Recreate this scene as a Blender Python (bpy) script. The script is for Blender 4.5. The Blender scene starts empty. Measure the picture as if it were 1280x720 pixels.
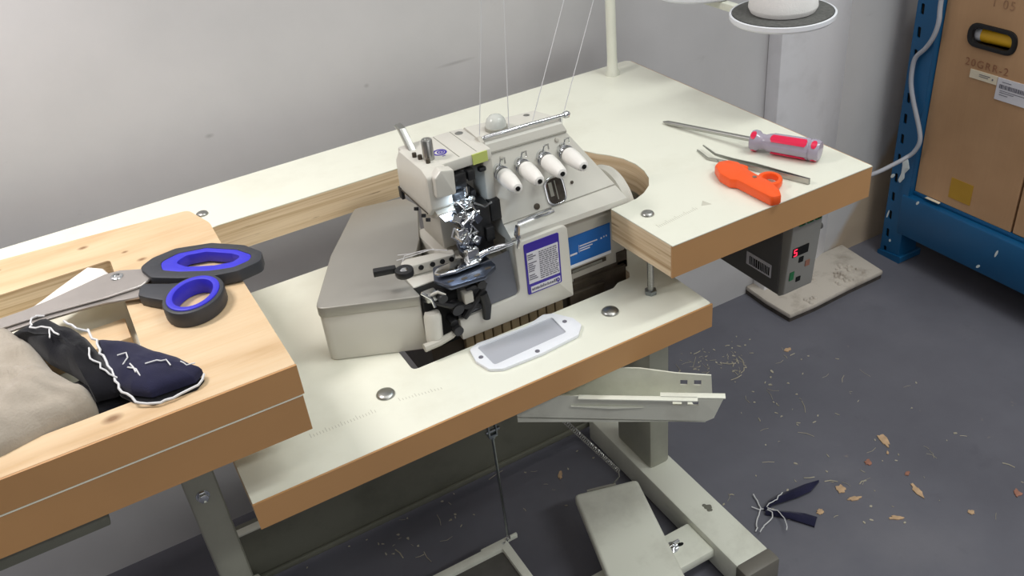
import bpy, bmesh, math, random
from mathutils import Vector, Matrix, noise
random.seed(7)
S = bpy.context.scene
COL = S.collection

# ------------------------------------------------------------------ camera, world, lights, exposure
T = 0.74                                   # height of the white table top
cam_d = bpy.data.cameras.new('camera')
cam_d.sensor_width = 36.0
cam_d.lens = 36.0 * 1125.8 / 1280.0
cam_d.clip_start = 0.02
cam = bpy.data.objects.new('camera', cam_d)
COL.objects.link(cam)
ex = Vector((0.86774417, -0.48809609, -0.09371376))       # image right
ey = Vector((-0.33927587, -0.44393648, -0.82934449))      # image down
ez = Vector((0.36319685, 0.75145366, -0.55082252))        # view direction
cam.matrix_world = Matrix(((ex[0], -ey[0], -ez[0], 0.0),
                           (ex[1], -ey[1], -ez[1], 0.0),
                           (ex[2], -ey[2], -ez[2], 1.31),
                           (0, 0, 0, 1)))
S.camera = cam

W = bpy.data.worlds.new('room_air')
S.world = W
W.use_nodes = True
W.node_tree.nodes['Background'].inputs[0].default_value = (0.8, 0.82, 0.85, 1)
W.node_tree.nodes['Background'].inputs[1].default_value = 0.25


def area(name, loc, sx, sy, power, col, rot=(0, 0, 0)):
    d = bpy.data.lights.new(name, 'AREA')
    d.shape = 'RECTANGLE'
    d.size, d.size_y, d.energy, d.color = sx, sy, power, col
    o = bpy.data.objects.new(name, d)
    o.location, o.rotation_euler = loc, rot
    COL.objects.link(o)
    return o


area('assumed_wall_lamp', (-0.27, 1.14, 1.62), 0.3, 0.15, 8.0, (1.0, 0.955, 0.93))  # assumed lamp out of view, set to brighten the upper left of the wall
area('assumed_ceiling_tube', (0.0, -0.15, 2.72), 1.2, 0.25, 4.7, (1.0, 0.97, 0.93))  # assumed ceiling tubes, unseen; places and powers fitted to the surface brightness
area('assumed_ceiling_tube', (1.3, -1.3, 2.72), 1.2, 0.25, 25, (0.96, 1.0, 0.98))
area('assumed_ceiling_tube', (1.6, 0.2, 2.72), 1.2, 0.25, 23, (0.96, 1.0, 0.96))
area('assumed_ceiling_tube', (-1.2, -1.3, 2.72), 1.2, 0.25, 5.5, (1.0, 0.97, 0.93))
area('assumed_ceiling_tube', (0.6, 0.8, 2.72), 1.2, 0.25, 5.0, (1.0, 1.0, 0.97))
area('front_fill', (0.3, -3.4, 1.5), 2.5, 1.4, 14.5, (1.0, 0.98, 0.98), (math.pi / 2, 0, 0))  # fill light added behind the camera, no window built there
S.view_settings.view_transform = 'Standard'
S.view_settings.look = 'None'
S.view_settings.gamma = 1.0
S.view_settings.use_curve_mapping = False
S.view_settings.exposure = 0.0
S.cycles.use_denoising = True


# ------------------------------------------------------------------ materials
def lin(c):
    r = []
    for v in c[:3]:
        v = v / 255.0
        r.append(v / 12.92 if v <= 0.04045 else ((v + 0.055) / 1.055) ** 2.4)
    return (r[0], r[1], r[2], 1.0)


class NT:
    def __init__(self, name):
        self.m = bpy.data.materials.new(name)
        self.m.use_nodes = True
        self.t = self.m.node_tree
        self.b = self.t.nodes['Principled BSDF']

    def n(self, kind, **kw):
        x = self.t.nodes.new('ShaderNode' + kind)
        for k, v in kw.items():
            setattr(x, k, v)
        return x

    def l(self, a, b):
        self.t.links.new(a, b)

    def coord(self, scale=(1, 1, 1)):
        tc = self.n('TexCoord')
        mp = self.n('Mapping')
        mp.inputs['Scale'].default_value = scale
        self.l(tc.outputs['Object'], mp.inputs[0])
        return mp.outputs[0]

    def noise(self, co, scale, detail=3, rough=0.5):
        x = self.n('TexNoise')
        x.inputs['Scale'].default_value = scale
        x.inputs['Detail'].default_value = detail
        x.inputs['Roughness'].default_value = rough
        self.l(co, x.inputs['Vector'])
        return x.outputs['Fac']

    def ramp(self, fac, stops):
        r = self.n('ValToRGB')
        e = r.color_ramp.elements
        while len(e) < len(stops):
            e.new(0.5)
        for i, (p, c) in enumerate(stops):
            e[i].position = p
            e[i].color = c if len(c) == 4 else (c[0], c[1], c[2], 1)
        self.l(fac, r.inputs[0])
        return r.outputs[0]

    def mix(self, fac, a, b, mode='MIX'):
        x = self.n('Mix', data_type='RGBA', blend_type=mode)
        for sock, v in ((x.inputs[0], fac), (x.inputs[6], a), (x.inputs[7], b)):
            if hasattr(v, 'is_linked'):
                self.l(v, sock)
            else:
                sock.default_value = v
        return x.outputs[2]

    def math(self, op, a, b=0.0, clamp=False):
        x = self.n('Math', operation=op)
        x.use_clamp = clamp
        for sock, v in ((x.inputs[0], a), (x.inputs[1], b)):
            if hasattr(v, 'is_linked'):
                self.l(v, sock)
            else:
                sock.default_value = v
        return x.outputs[0]

    def bump(self, h, strength, dist=0.002):
        x = self.n('Bump')
        x.inputs['Strength'].default_value = strength
        x.inputs['Distance'].default_value = dist
        self.l(h, x.inputs['Height'])
        self.l(x.outputs[0], self.b.inputs['Normal'])

    def set(self, rough=0.5, metal=0.0, spec=0.5):
        self.b.inputs['Roughness'].default_value = rough
        self.b.inputs['Metallic'].default_value = metal
        self.b.inputs['Specular IOR Level'].default_value = spec
        return self.m

    def color(self, s):
        if hasattr(s, 'is_linked'):
            self.l(s, self.b.inputs['Base Color'])
        else:
            self.b.inputs['Base Color'].default_value = s


def mat(name, rgb, rough=0.5, metal=0.0, var=0.08, scale=14, bump=0.0, bscale=300, spec=0.5, emit=0.0):
    k = NT(name)
    co = k.coord()
    f = k.noise(co, scale, 4)
    c = lin(rgb)
    lo = tuple(v * (1 - var) for v in c[:3]) + (1,)
    hi = tuple(min(1, v * (1 + var)) for v in c[:3]) + (1,)
    k.color(k.ramp(f, [(0.3, lo), (0.7, hi)]))
    if bump:
        k.bump(k.noise(co, bscale, 3), bump, 0.001)
    if emit:
        k.b.inputs['Emission Color'].default_value = c
        k.b.inputs['Emission Strength'].default_value = emit
    return k.set(rough, metal, spec)


def grime(name, rgb, dirt, amount=0.35, scale=6, rough=0.5, spec=0.5, metal=0.0, lo=0.5, hi=0.7):
    k = NT(name)
    co = k.coord()
    f = k.noise(co, scale, 6, 0.65)
    m = k.math('MULTIPLY', k.ramp(f, [(lo, (0, 0, 0)), (hi, (1, 1, 1))]), amount)
    k.color(k.mix(m, lin(rgb), lin(dirt)))
    return k.set(rough, metal, spec)


def wood_top():
    k = NT('raw_pine_veneer')
    co = k.coord((1.4, 9, 9))
    g = k.noise(co, 3.0, 6, 0.6)
    c = k.ramp(g, [(0.25, lin((190, 156, 116))), (0.5, lin((212, 184, 148))), (0.75, lin((220, 197, 164)))])
    fine = k.noise(k.coord((6, 160, 60)), 2.0, 3, 0.6)
    c = k.mix(k.math('MULTIPLY', k.ramp(fine, [(0.5, (0, 0, 0)), (0.75, (1, 1, 1))]), 0.25), c, lin((205, 160, 104)))
    tc = k.n('TexCoord')
    for (x, y, r) in KNOTS:
        mp = k.n('Mapping')
        mp.inputs['Location'].default_value = (-x, -y * 1.5, 0)
        mp.inputs['Scale'].default_value = (1, 1.5, 0)
        k.l(tc.outputs['Object'], mp.inputs[0])
        ln = k.n('VectorMath', operation='LENGTH')
        k.l(mp.outputs[0], ln.inputs[0])
        mr = k.n('MapRange')
        mr.inputs['From Min'].default_value = r * 0.4
        mr.inputs['From Max'].default_value = r * 1.5
        mr.inputs['To Min'].default_value = 0.85
        mr.inputs['To Max'].default_value = 0.0
        k.l(ln.outputs['Value'], mr.inputs['Value'])
        c = k.mix(mr.outputs[0], c, lin((120, 84, 52)))
    k.color(c)
    return k.set(0.55, 0, 0.35)


def plywood():
    k = NT('plywood_cut_edge')
    co = k.coord((2.5, 2.5, 150))
    g = k.noise(co, 1.0, 4, 0.6)
    c = k.ramp(g, [(0.30, lin((178, 146, 110))), (0.44, lin((214, 188, 152))), (0.6, lin((234, 212, 180))), (0.74, lin((198, 168, 132)))])
    st = k.noise(k.coord((18, 18, 190)), 1.0, 3, 0.5)
    c = k.mix(k.ramp(st, [(0.66, (0, 0, 0)), (0.72, (0.6, 0.6, 0.6))]), c, lin((116, 82, 58)))
    k.color(c)
    return k.set(0.75, 0, 0.2)


def floor_mat():
    k = NT('painted_concrete_floor')
    co = k.coord()
    c = k.ramp(k.noise(co, 2.2, 6, 0.6), [(0.3, lin((92, 92, 101))), (0.55, lin((104, 104, 113))), (0.75, lin((118, 117, 124)))])
    w = k.ramp(k.noise(co, 34, 6, 0.7), [(0.66, (0, 0, 0)), (0.72, (1, 1, 1))])
    w2 = k.ramp(k.noise(co, 1.7, 2, 0.5), [(0.45, (0, 0, 0)), (0.6, (1, 1, 1))])
    m = k.mix(1.0, w, w2, 'MULTIPLY')
    c = k.mix(k.math('MULTIPLY', m, 0.55), c, lin((146, 132, 122)))
    c = k.mix(k.math('MULTIPLY', k.ramp(k.noise(co, 9, 5, 0.7), [(0.6, (0, 0, 0)), (0.8, (1, 1, 1))]), 0.4), c, lin((74, 74, 82)))
    k.color(c)
    k.bump(k.noise(co, 60, 5), 0.15, 0.002)
    return k.set(0.52, 0, 0.35)


def wall_mat():
    k = NT('grey_white_wall_paint')
    co = k.coord()
    c = k.ramp(k.noise(co, 3.0, 5, 0.6), [(0.3, lin((190, 189, 190))), (0.7, lin((202, 200, 201)))])
    sm = k.ramp(k.noise(k.coord((1, 1, 1.7)), 11, 5, 0.65), [(0.68, (0, 0, 0)), (0.8, (1, 1, 1))])
    c = k.mix(k.math('MULTIPLY', sm, 0.3), c, lin((150, 146, 146)))
    # bare tan patch low on the wall by the rack: z < 0.85*(x-1.62)
    tc = k.n('TexCoord')
    sp = k.n('SeparateXYZ')
    k.l(tc.outputs['Object'], sp.inputs[0])
    d = k.math('SUBTRACT', k.math('MULTIPLY', k.math('SUBTRACT', sp.outputs[0], 1.60), 1.5), sp.outputs[2])
    d = k.math('ADD', d, k.math('MULTIPLY', k.noise(co, 20, 4), 0.05))
    on = k.math('MULTIPLY', k.math('MULTIPLY', d, 25, True), k.math('MULTIPLY', k.math('SUBTRACT', sp.outputs[1], 1.3), 100, True))
    on = k.math('MULTIPLY', on, k.math('MULTIPLY', k.math('SUBTRACT', 0.42, sp.outputs[2]), 12, True))
    c = k.mix(k.math('MULTIPLY', on, 0.75), c, lin((176, 152, 120)))
    for (x, z, rx, rz, st_) in ((.183, .772, .006, .003, .35), (.452, .782, .004, .003, .3), (.62, .779, .03, .0025, .3)):
        mp = k.n('Mapping')
        mp.inputs['Location'].default_value = (-x / rx, 0, -z / rz)
        mp.inputs['Scale'].default_value = (1 / rx, 0, 1 / rz)
        k.l(tc.outputs['Object'], mp.inputs[0])
        ln = k.n('VectorMath', operation='LENGTH')
        k.l(mp.outputs[0], ln.inputs[0])
        mr = k.n('MapRange')
        mr.inputs['From Min'].default_value, mr.inputs['From Max'].default_value = .3, 1.5
        mr.inputs['To Min'].default_value, mr.inputs['To Max'].default_value = st_, 0
        k.l(ln.outputs['Value'], mr.inputs['Value'])
        c = k.mix(mr.outputs[0], c, lin((110, 106, 106)))
    k.color(c)
    k.bump(k.noise(co, 90, 3), 0.06, 0.002)
    return k.set(0.55, 0, 0.3)


def cardboard():
    k = NT('brown_cardboard')
    co = k.coord((1, 1, 1))
    c = k.ramp(k.noise(co, 7, 4), [(0.3, lin((180, 142, 106))), (0.7, lin((194, 155, 118)))])
    fl = k.noise(k.coord((3, 260, 3)), 1.0, 1)
    c = k.mix(k.math('MULTIPLY', fl, 0.12), c, lin((130, 98, 70)))
    k.color(c)
    return k.set(0.8, 0, 0.2)


def rack_paint():
    k = NT('blue_rack_paint')
    co = k.coord()
    c = k.ramp(k.noise(co, 5, 4), [(0.3, lin((12, 78, 122))), (0.7, lin((18, 92, 140)))])
    sm = k.ramp(k.noise(k.coord((1, 1, 0.6)), 14, 5, 0.7), [(0.6, (0, 0, 0)), (0.74, (1, 1, 1))])
    c = k.mix(k.math('MULTIPLY', sm, 0.7), c, lin((44, 54, 62)))
    k.color(c)
    return k.set(0.42, 0, 0.5)


def cloth(name, rgb, rgb2, weave=900, rough=0.9):
    k = NT(name)
    co = k.coord()
    c = k.ramp(k.noise(co, 24, 4), [(0.3, lin(rgb)), (0.7, lin(rgb2))])
    k.color(c)
    k.bump(k.noise(co, weave, 2), 0.5, 0.001)
    k.b.inputs['Sheen Weight'].default_value = 0.15
    return k.set(rough, 0, 0.15)


KNOTS = [(x + 0.1, y - 0.95, r) for x, y, r in ((-0.040, 1.140, .0055), (0.019, 1.060, .005), (0.004, 1.093, .0035), (-0.060, 0.765, .008), (-0.14, 1.15, .004))]
M = dict(
    laminate=grime('cream_laminate', (230, 230, 216), (206, 203, 186), 0.3, 9, 0.34, 0.45),
    band=mat('brown_edge_banding', (188, 142, 94), 0.42, 0, 0.05, 6),
    ply=plywood(), pine=wood_top(), floor=floor_mat(), wall=wall_mat(),
    ceil=mat('ceiling_paint', (226, 226, 224), 0.8),
    pillar=grime('white_pillar_paint', (236, 236, 240), (196, 194, 196), 0.35, 7, 0.55),
    slab=grime('rough_mortar', (192, 184, 174), (140, 128, 116), 0.7, 14, 0.85, 0.2),
    slabside=mat('dark_mortar_side', (70, 64, 60), 0.9, 0, 0.3, 40),
    cream=grime('cream_enamel', (224, 225, 212), (176, 174, 160), 0.35, 12, 0.38),
    creamshade=mat('grey_cream_enamel', (150, 148, 138), 0.4),
    endcap=mat('grey_plastic_cap', (112, 108, 100), 0.5),
    bluesteel=mat('blued_dark_steel', (92, 98, 112), 0.3, 0.9, 0.25, 60),
    columnshade=grime('shaded_cream_column_paint', (166, 166, 152), (130, 130, 118), 0.35, 10, 0.42),  # cream stand paint darkened, the shade under the table put into its colour
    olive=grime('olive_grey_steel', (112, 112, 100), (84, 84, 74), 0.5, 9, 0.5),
    steel=mat('satin_steel', (176, 176, 172), 0.32, 1.0, 0.08),
    chrome=mat('bright_chrome', (222, 224, 226), 0.12, 1.0, 0.03),
    zinc=mat('zinc_plate', (150, 156, 160), 0.3, 1.0, 0.15, 60),
    black=mat('black_metal', (26, 26, 28), 0.42, 0, 0.2, 30),
    dark=mat('dark_oily_metal', (74, 66, 56), 0.45, 0.3, 0.3, 40),
    hole=mat('black_void', (10, 10, 10), 0.9),
    rib=mat('brown_ribs', (156, 140, 112), 0.5, 0.2, 0.25, 30),
    machine=mat('white_machine_enamel', (208, 205, 196), 0.33, 0, 0.03, 6),
    machine2=mat('warm_white_enamel', (186, 182, 172), 0.36, 0, 0.04, 8),
    silver=mat('silver_cloth_plate', (166, 163, 156), 0.36, 0.45, 0.04, 10),
    greypanel=mat('polished_grey_panel', (150, 152, 160), 0.25, 0.1, 0.05),
    knob=mat('white_plastic_knob', (236, 233, 228), 0.35, 0, 0.02),
    clear=mat('clear_sight_glass', (196, 198, 192), 0.12, 0, 0.05),
    blue=mat('blue_print', (20, 98, 176), 0.4, 0, 0.08, 20),
    indigo=mat('indigo_print', (52, 30, 150), 0.4, 0, 0.05),
    paper=mat('white_label_paper', (214, 212, 218), 0.6, 0, 0.02),
    ivory=mat('ivory_label_paper', (226, 214, 190), 0.6, 0, 0.03),
    ink=mat('grey_print_ink', (108, 106, 116), 0.7, 0, 0.15, 60),
    faintink=mat('washed_out_brown_ink', (158, 120, 90), 0.8, 0, 0.15, 60),
    jet=mat('jet_black_plastic', (13, 11, 12), 0.5, 0, 0.2, 30),
    brownink=mat('faded_brown_ink', (150, 104, 76), 0.8, 0, 0.2, 60),
    yellow=mat('yellow_plastic', (255, 196, 40), 0.5, 0, 0.08),
    tape=mat('yellow_tape', (176, 134, 36), 0.5, 0, 0.08),
    green=mat('yellow_green_sticker', (190, 200, 110), 0.5),
    kgreen=mat('green_key', (40, 120, 72), 0.5),
    traywhite=mat('white_tray_plastic', (232, 234, 240), 0.3, 0, 0.02),
    traygrey=mat('frosted_grey_window', (176, 178, 186), 0.35, 0, 0.02),
    ctrl=mat('dark_grey_control_case', (86, 84, 82), 0.45, 0, 0.06),
    ctrlface=mat('grey_control_panel', (150, 148, 142), 0.45, 0, 0.05),
    red=mat('red_segment', (255, 40, 70), 0.4, 0, 0, 5, emit=2.2),
    redpl=mat('red_handle_stripe', (226, 30, 76), 0.3, 0, 0.04),
    lilac=mat('translucent_grey_handle', (168, 160, 176), 0.18, 0, 0.06, 30),
    orange=mat('orange_plastic', (250, 92, 30), 0.38, 0, 0.04),
    sblack=mat('black_rubber_handle', (52, 54, 60), 0.5, 0, 0.12),
    sblue=mat('blue_rubber_grip', (52, 48, 196), 0.45, 0, 0.06),
    blade=mat('scissor_steel', (186, 180, 176), 0.34, 0.75, 0.06, 30),
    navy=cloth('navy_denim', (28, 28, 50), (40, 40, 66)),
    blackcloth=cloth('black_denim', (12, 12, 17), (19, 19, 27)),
    cotton=cloth('cream_knit_cotton', (150, 141, 128), (172, 163, 151), 420),
    whitecloth=cloth('white_cotton', (230, 222, 214), (242, 236, 230), 700),
    thread=mat('white_thread', (214, 214, 216), 0.8, 0, 0.05),
    foam=mat('grey_foam_pad', (92, 92, 90), 0.95, 0, 0.2, 200, 0.5, 600),
    cone=mat('white_thread_cone', (238, 236, 234), 0.75, 0, 0.03, 30, 0.3, 500),
    card=cardboard(), rack=rack_paint(),
    chip=mat('white_paint_chip', (216, 224, 224), 0.6),
    cable=mat('grey_cable_sheath', (166, 168, 176), 0.5, 0, 0.05),
    blackcable=mat('dark_cable_sheath', (66, 64, 66), 0.5),
    stamp=mat('pale_grey_print', (196, 194, 180), 0.5),
    rubber=mat('dark_rubber_mat', (84, 82, 78), 0.7, 0, 0.15, 40),
    lint=mat('lint_beige', (176, 168, 150), 0.9, 0, 0.2, 50),
    tan=mat('tan_scrap', (196, 164, 130), 0.85, 0, 0.2, 60),
    rust=mat('rust_scrap', (160, 112, 94), 0.85, 0, 0.2, 60),
    led=mat('white_led', (225, 238, 255), 0.4, 0, 0, 5, emit=6.0),
    glass=mat('dark_window_glass', (70, 64, 58), 0.08, 0, 0.3, 90),
)


# ------------------------------------------------------------------ mesh helpers
class B:
    def __init__(self):
        self.bm = bmesh.new()

    def _add(self, tmp, bevel=0.0, seg=2, xf=None, ang=0.6):
        if bevel > 0:
            bmesh.ops.recalc_face_normals(tmp, faces=tmp.faces)
            es = [e for e in tmp.edges if len(e.link_faces) == 2 and e.calc_face_angle(0) > ang]
            bmesh.ops.bevel(tmp, geom=es, offset=bevel, segments=seg, affect='EDGES', profile=0.5, clamp_overlap=True)
        ng = [f for f in tmp.faces if len(f.verts) > 4]
        if ng:
            bmesh.ops.triangulate(tmp, faces=ng, quad_method='BEAUTY', ngon_method='BEAUTY')
        if xf is not None:
            bmesh.ops.transform(tmp, matrix=xf, verts=tmp.verts)
        me = bpy.data.meshes.new('tmp')
        tmp.to_mesh(me)
        tmp.free()
        self.bm.from_mesh(me)
        bpy.data.meshes.remove(me)
        return self

    def box(self, x0, x1, y0, y1, z0, z1, bevel=0.0, seg=2, xf=None):
        t = bmesh.new()
        bmesh.ops.create_cube(t, size=1.0)
        for v in t.verts:
            v.co = Vector((x0 + (v.co.x + .5) * (x1 - x0), y0 + (v.co.y + .5) * (y1 - y0), z0 + (v.co.z + .5) * (z1 - z0)))
        return self._add(t, bevel, seg, xf)

    def prism(self, pts, a, b, axis='z', holes=(), bevel=0.0, seg=2, xf=None):
        """closed outline pts in the plane across axis, extruded from a to b"""
        t = bmesh.new()

        def P(u, v, w):
            return {'z': (u, v, w), 'y': (u, w, v), 'x': (w, u, v)}[axis]
        fin = []
        for w in (a, b):
            es = []
            for loop in [pts] + list(holes):
                vs = [t.verts.new(P(u, v, w)) for (u, v) in loop]
                fin.append(vs)
                es += [t.edges.new((vs[i], vs[(i + 1) % len(vs)])) for i in range(len(vs))]
            if holes:
                bmesh.ops.triangle_fill(t, edges=es, use_beauty=True, use_dissolve=False)
            else:
                t.faces.new(fin[-1])
        n = len(fin) // 2
        for i in range(n):
            lo, hi = fin[i], fin[i + n]
            for j in range(len(lo)):
                k = (j + 1) % len(lo)
                t.faces.new((lo[j], lo[k], hi[k], hi[j]))
        bmesh.ops.recalc_face_normals(t, faces=t.faces)
        return self._add(t, bevel, seg, xf)

    def loft(self, rings, close=True, cap=True):
        """rings: lists of 3D points of equal length"""
        bm = self.bm
        R = [[bm.verts.new(p) for p in r] for r in rings]
        n = len(R[0])
        for i in range(len(R) - 1):
            for j in range(n if close else n - 1):
                k = (j + 1) % n
                bm.faces.new((R[i][j], R[i][k], R[i + 1][k], R[i + 1][j]))
        if cap:
            bm.faces.new(R[0][::-1])
            bm.faces.new(R[-1])
        return self

    def tube(self, pts, r, seg=8, cap=True):
        P = [Vector(p) for p in pts]
        rings = []
        up = None
        for i, p in enumerate(P):
            d = (P[min(i + 1, len(P) - 1)] - P[max(i - 1, 0)]).normalized()
            if up is None:
                up = Vector((0, 0, 1)) if abs(d.z) < 0.9 else Vector((1, 0, 0))
            s = d.cross(up).normalized()
            up = s.cross(d).normalized()
            rr = r[i] if isinstance(r, (list, tuple)) else r
            rings.append([p + rr * (math.cos(2 * math.pi * k / seg) * s + math.sin(2 * math.pi * k / seg) * up) for k in range(seg)])
        return self.loft(rings, True, cap)

    def lathe(self, prof, o, d, seg=24):
        """prof: (radius, distance along d) from o"""
        o, d = Vector(o), Vector(d).normalized()
        u = d.orthogonal().normalized()
        v = d.cross(u)
        rings = [[o + d * h + max(r, 1e-5) * (math.cos(2 * math.pi * k / seg) * u + math.sin(2 * math.pi * k / seg) * v) for k in range(seg)] for (r, h) in prof]
        return self.loft(rings)

    def cyl(self, p, q, r, seg=16):
        p, q = Vector(p), Vector(q)
        return self.lathe([(r, 0), (r, (q - p).length)], p, q - p, seg)

    def quad(self, pts):
        self.bm.faces.new([self.bm.verts.new(p) for p in pts])
        return self

    def puff(self, poly, z0, h, rings=7, wr=0.3, seed=0, sub=6, thick=0.004):
        """soft cloth lump over a star-shaped outline"""
        n = len(poly)
        cx = sum(p[0] for p in poly) / n
        cy = sum(p[1] for p in poly) / n
        out = []
        for i in range(n):
            a, b = poly[i], poly[(i + 1) % n]
            for s in range(sub):
                f = s / sub
                out.append((a[0] + (b[0] - a[0]) * f, a[1] + (b[1] - a[1]) * f))
        R = [[(x, y, z0) for x, y in out]]
        for k in range(rings):
            s = 1 - (k / rings) ** 1.4
            ring = []
            for x, y in out:
                px, py = cx + (x - cx) * s, cy + (y - cy) * s
                q = max(0.0, 1 - s ** 3)
                w = noise.noise(Vector((px * 28 + seed, py * 28, seed))) + 0.5 * noise.noise(Vector((px * 70, py * 70 + seed, 3)))
                ring.append((px, py, z0 + thick + h * (q ** 0.55) * (1 + wr * w)))
            R.append(ring)
        R.append([(cx + (x - cx) * 0.02, cy + (y - cy) * 0.02, R[-1][0][2]) for x, y in out])
        return self.loft(R)

    def build(self, name, m, parent=None, label=None, smooth=True, ang=38, loc=None):
        bm = self.bm
        bmesh.ops.recalc_face_normals(bm, faces=bm.faces)
        me = bpy.data.meshes.new(name)
        off = Vector(loc) if loc is not None else (ORG[parent.name] if parent is not None else Vector())
        if off.length:
            bmesh.ops.translate(bm, verts=bm.verts, vec=-off)
        bm.to_mesh(me)
        bm.free()
        if smooth:
            me.shade_smooth()
            me.set_sharp_from_angle(angle=math.radians(ang))
        me.materials.append(M[m] if isinstance(m, str) else m)
        o = bpy.data.objects.new(name, me)
        COL.objects.link(o)
        if parent is not None:
            o.parent = parent
            ORG[o.name] = off
        else:
            o.location = off
            ORG[o.name] = off
        if label:
            o['label'] = label
        return o


ORG = {}


def thing(name, label, cat, loc, group=None):
    o = bpy.data.objects.new(name, None)
    o.empty_display_size = 0.02
    COL.objects.link(o)
    o.location = loc
    ORG[o.name] = Vector(loc)
    return tag(o, label, cat, group)


def tag(o, label, cat, group=None, kind=None):
    o['label'], o['category'] = label, cat
    if group:
        o['group'] = group
    if kind:
        o['kind'] = kind
    return o


def struct(o):
    o['kind'] = 'structure'
    return o


def fillet(pts, rad, n=6):
    """round the corners of a closed outline; rad: one radius or one per corner"""
    out = []
    N = len(pts)
    for i in range(N):
        r = rad[i] if isinstance(rad, (list, tuple)) else rad
        p = Vector(pts[i]).to_2d() if len(pts[i]) > 2 else Vector(pts[i])
        a = (Vector(pts[i - 1]) - p)
        b = (Vector(pts[(i + 1) % N]) - p)
        if r <= 0:
            out.append((p.x, p.y))
            continue
        la, lb = a.length, b.length
        a.normalize()
        b.normalize()
        th = math.acos(max(-1, min(1, a.dot(b))))
        d = min(r / max(math.tan(th / 2), 1e-3), la * 0.49, lb * 0.49)
        p0, p1 = p + a * d, p + b * d
        for k in range(n + 1):
            f = k / n
            q = p0 * (1 - f) ** 2 + p * 2 * f * (1 - f) + p1 * f * f
            out.append((q.x, q.y))
    return out


def rect(x0, x1, y0, y1):
    return [(x0, y0), (x1, y0), (x1, y1), (x0, y1)]


def ell(cx, cy, rx, ry, n=24, a0=0.0):
    return [(cx + rx * math.cos(2 * math.pi * k / n) * math.cos(a0) - ry * math.sin(2 * math.pi * k / n) * math.sin(a0),
             cy + rx * math.cos(2 * math.pi * k / n) * math.sin(a0) + ry * math.sin(2 * math.pi * k / n) * math.cos(a0)) for k in range(n)]


def frame2d(o, u, v, w):
    """matrix taking local x,y,z to u,v,w at o"""
    return Matrix(((u[0], v[0], w[0], o[0]), (u[1], v[1], w[1], o[1]), (u[2], v[2], w[2], o[2]), (0, 0, 0, 1)))


def text(name, s, size, xf, m, parent, depth=0.0003, space=1.0):
    c = bpy.data.curves.new(name, 'FONT')
    c.body, c.size, c.extrude = s, size, depth
    c.align_x, c.align_y = 'CENTER', 'CENTER'
    c.space_character = space
    c.materials.append(M[m])
    tmp = bpy.data.objects.new('tmp', c)
    me = bpy.data.meshes.new_from_object(tmp)
    bpy.data.objects.remove(tmp)
    o = bpy.data.objects.new(name, me)
    COL.objects.link(o)
    o.parent = parent
    off = ORG[parent.name]
    o.matrix_local = Matrix.Translation(-off) @ xf
    ORG[o.name] = off
    return o


# ------------------------------------------------------------------ the room
struct(B().box(-3.2, 2.7, -3.6, 1.5, -0.1, 0.0).build('floor', 'floor', smooth=False))
struct(B().box(-3.2, 2.7, -3.6, 1.5, 2.8, 2.9).build('ceiling', 'ceil', smooth=False))
struct(B().box(-3.2, 2.7, 1.405, 1.5, 0, 2.8).build('wall_back', 'wall', smooth=False))
struct(B().box(-3.3, -3.2, -3.6, 1.5, 0, 2.8).build('wall_left', 'wall', smooth=False))
struct(B().box(2.7, 2.8, -3.6, 1.5, 0, 2.8).build('wall_right', 'wall', smooth=False))
struct(B().box(-3.2, 2.7, -3.7, -3.6, 0, 2.8).build('wall_front', 'wall', smooth=False))
pil = struct(B().prism([(1.345, 1.405), (1.343, 1.362), (1.455, 1.362), (1.587, 1.405)], 0.0, 2.8, bevel=0.004).build('pillar', 'pillar'))
pb = B()
slab = [(1.322, 1.25), (1.40, 1.247), (1.52, 1.252), (1.632, 1.253), (1.640, 1.33), (1.648, 1.404), (1.322, 1.404), (1.318, 1.33)]
pb.prism(slab, 0.011, 0.024, bevel=0.004)
rng = random.Random(3)
for (cx, cy, n, s) in ((1.545, 1.305, 26, 0.02), (1.46, 1.35, 10, 0.022), (1.40, 1.27, 7, 0.008), (1.52, 1.275, 8, 0.016)):
    for i in range(n):
        x, y = cx + rng.gauss(0, s), cy + rng.gauss(0, s * .8)
        r = rng.uniform(0.002, 0.006)
        pb.lathe([(0, 0.006), (r * .6, 0.005), (r, 0.002), (r * 1.1, 0)], (x, y, 0.0235), (rng.gauss(0, .1), rng.gauss(0, .1), 1), 7)
pb.build('base_slab', 'slab', pil, 'rough cracked mortar pad under the pillar')
B().prism([(x + (0.002 if x < 1.5 else -0.002), y + 0.003) for x, y in slab], 0.0, 0.0112).build('slab_underside', 'slabside', pil)

# ------------------------------------------------------------------ sewing table
tab = thing('sewing_table', 'cream laminate sewing table with cut-out well, brown edges and cream metal stand', 'table', (0.3, 1.0, 0))
cut = fillet([(0.11, 0.739), (0.11, 1.161), (0.49, 1.160), (0.60, 1.10)], [0, 0.018, 0.05, 0.05], 5)[:]
curve = [(0.634, 1.042), (0.648, 1.010), (0.659, 0.993), (0.668, 0.971), (0.671, 0.945), (0.668, 0.922), (0.660, 0.900), (0.646, 0.881), (0.629, 0.869), (0.612, 0.862), (0.594, 0.860), (0.570, 0.860)]
X0 = -0.30
outline = [(X0, 0.741)] + [(0.11, 0.741)] + cut[1:] + curve + [(0.575, 0.741), (0.906, 0.741)] + fillet([(0.906, 0.9), (0.906, 1.294), (0.8, 1.294)], [0, 0.012, 0])[1:-1] + [(X0, 1.294)]
B().prism(outline, T - 0.046, T - 0.0012).build('tabletop_core', 'ply', tab, 'plywood layers showing on the cut edges', smooth=True)
B().prism([(x, .7381 if y < .742 else y) for x, y in outline], T - 0.0012, T).build('laminate_top', 'laminate', tab, 'cream laminate surface')
eb = B()
eb.box(X0, 0.1105, 0.7385, 0.741, T - 0.0465, T - 0.0012)
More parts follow.
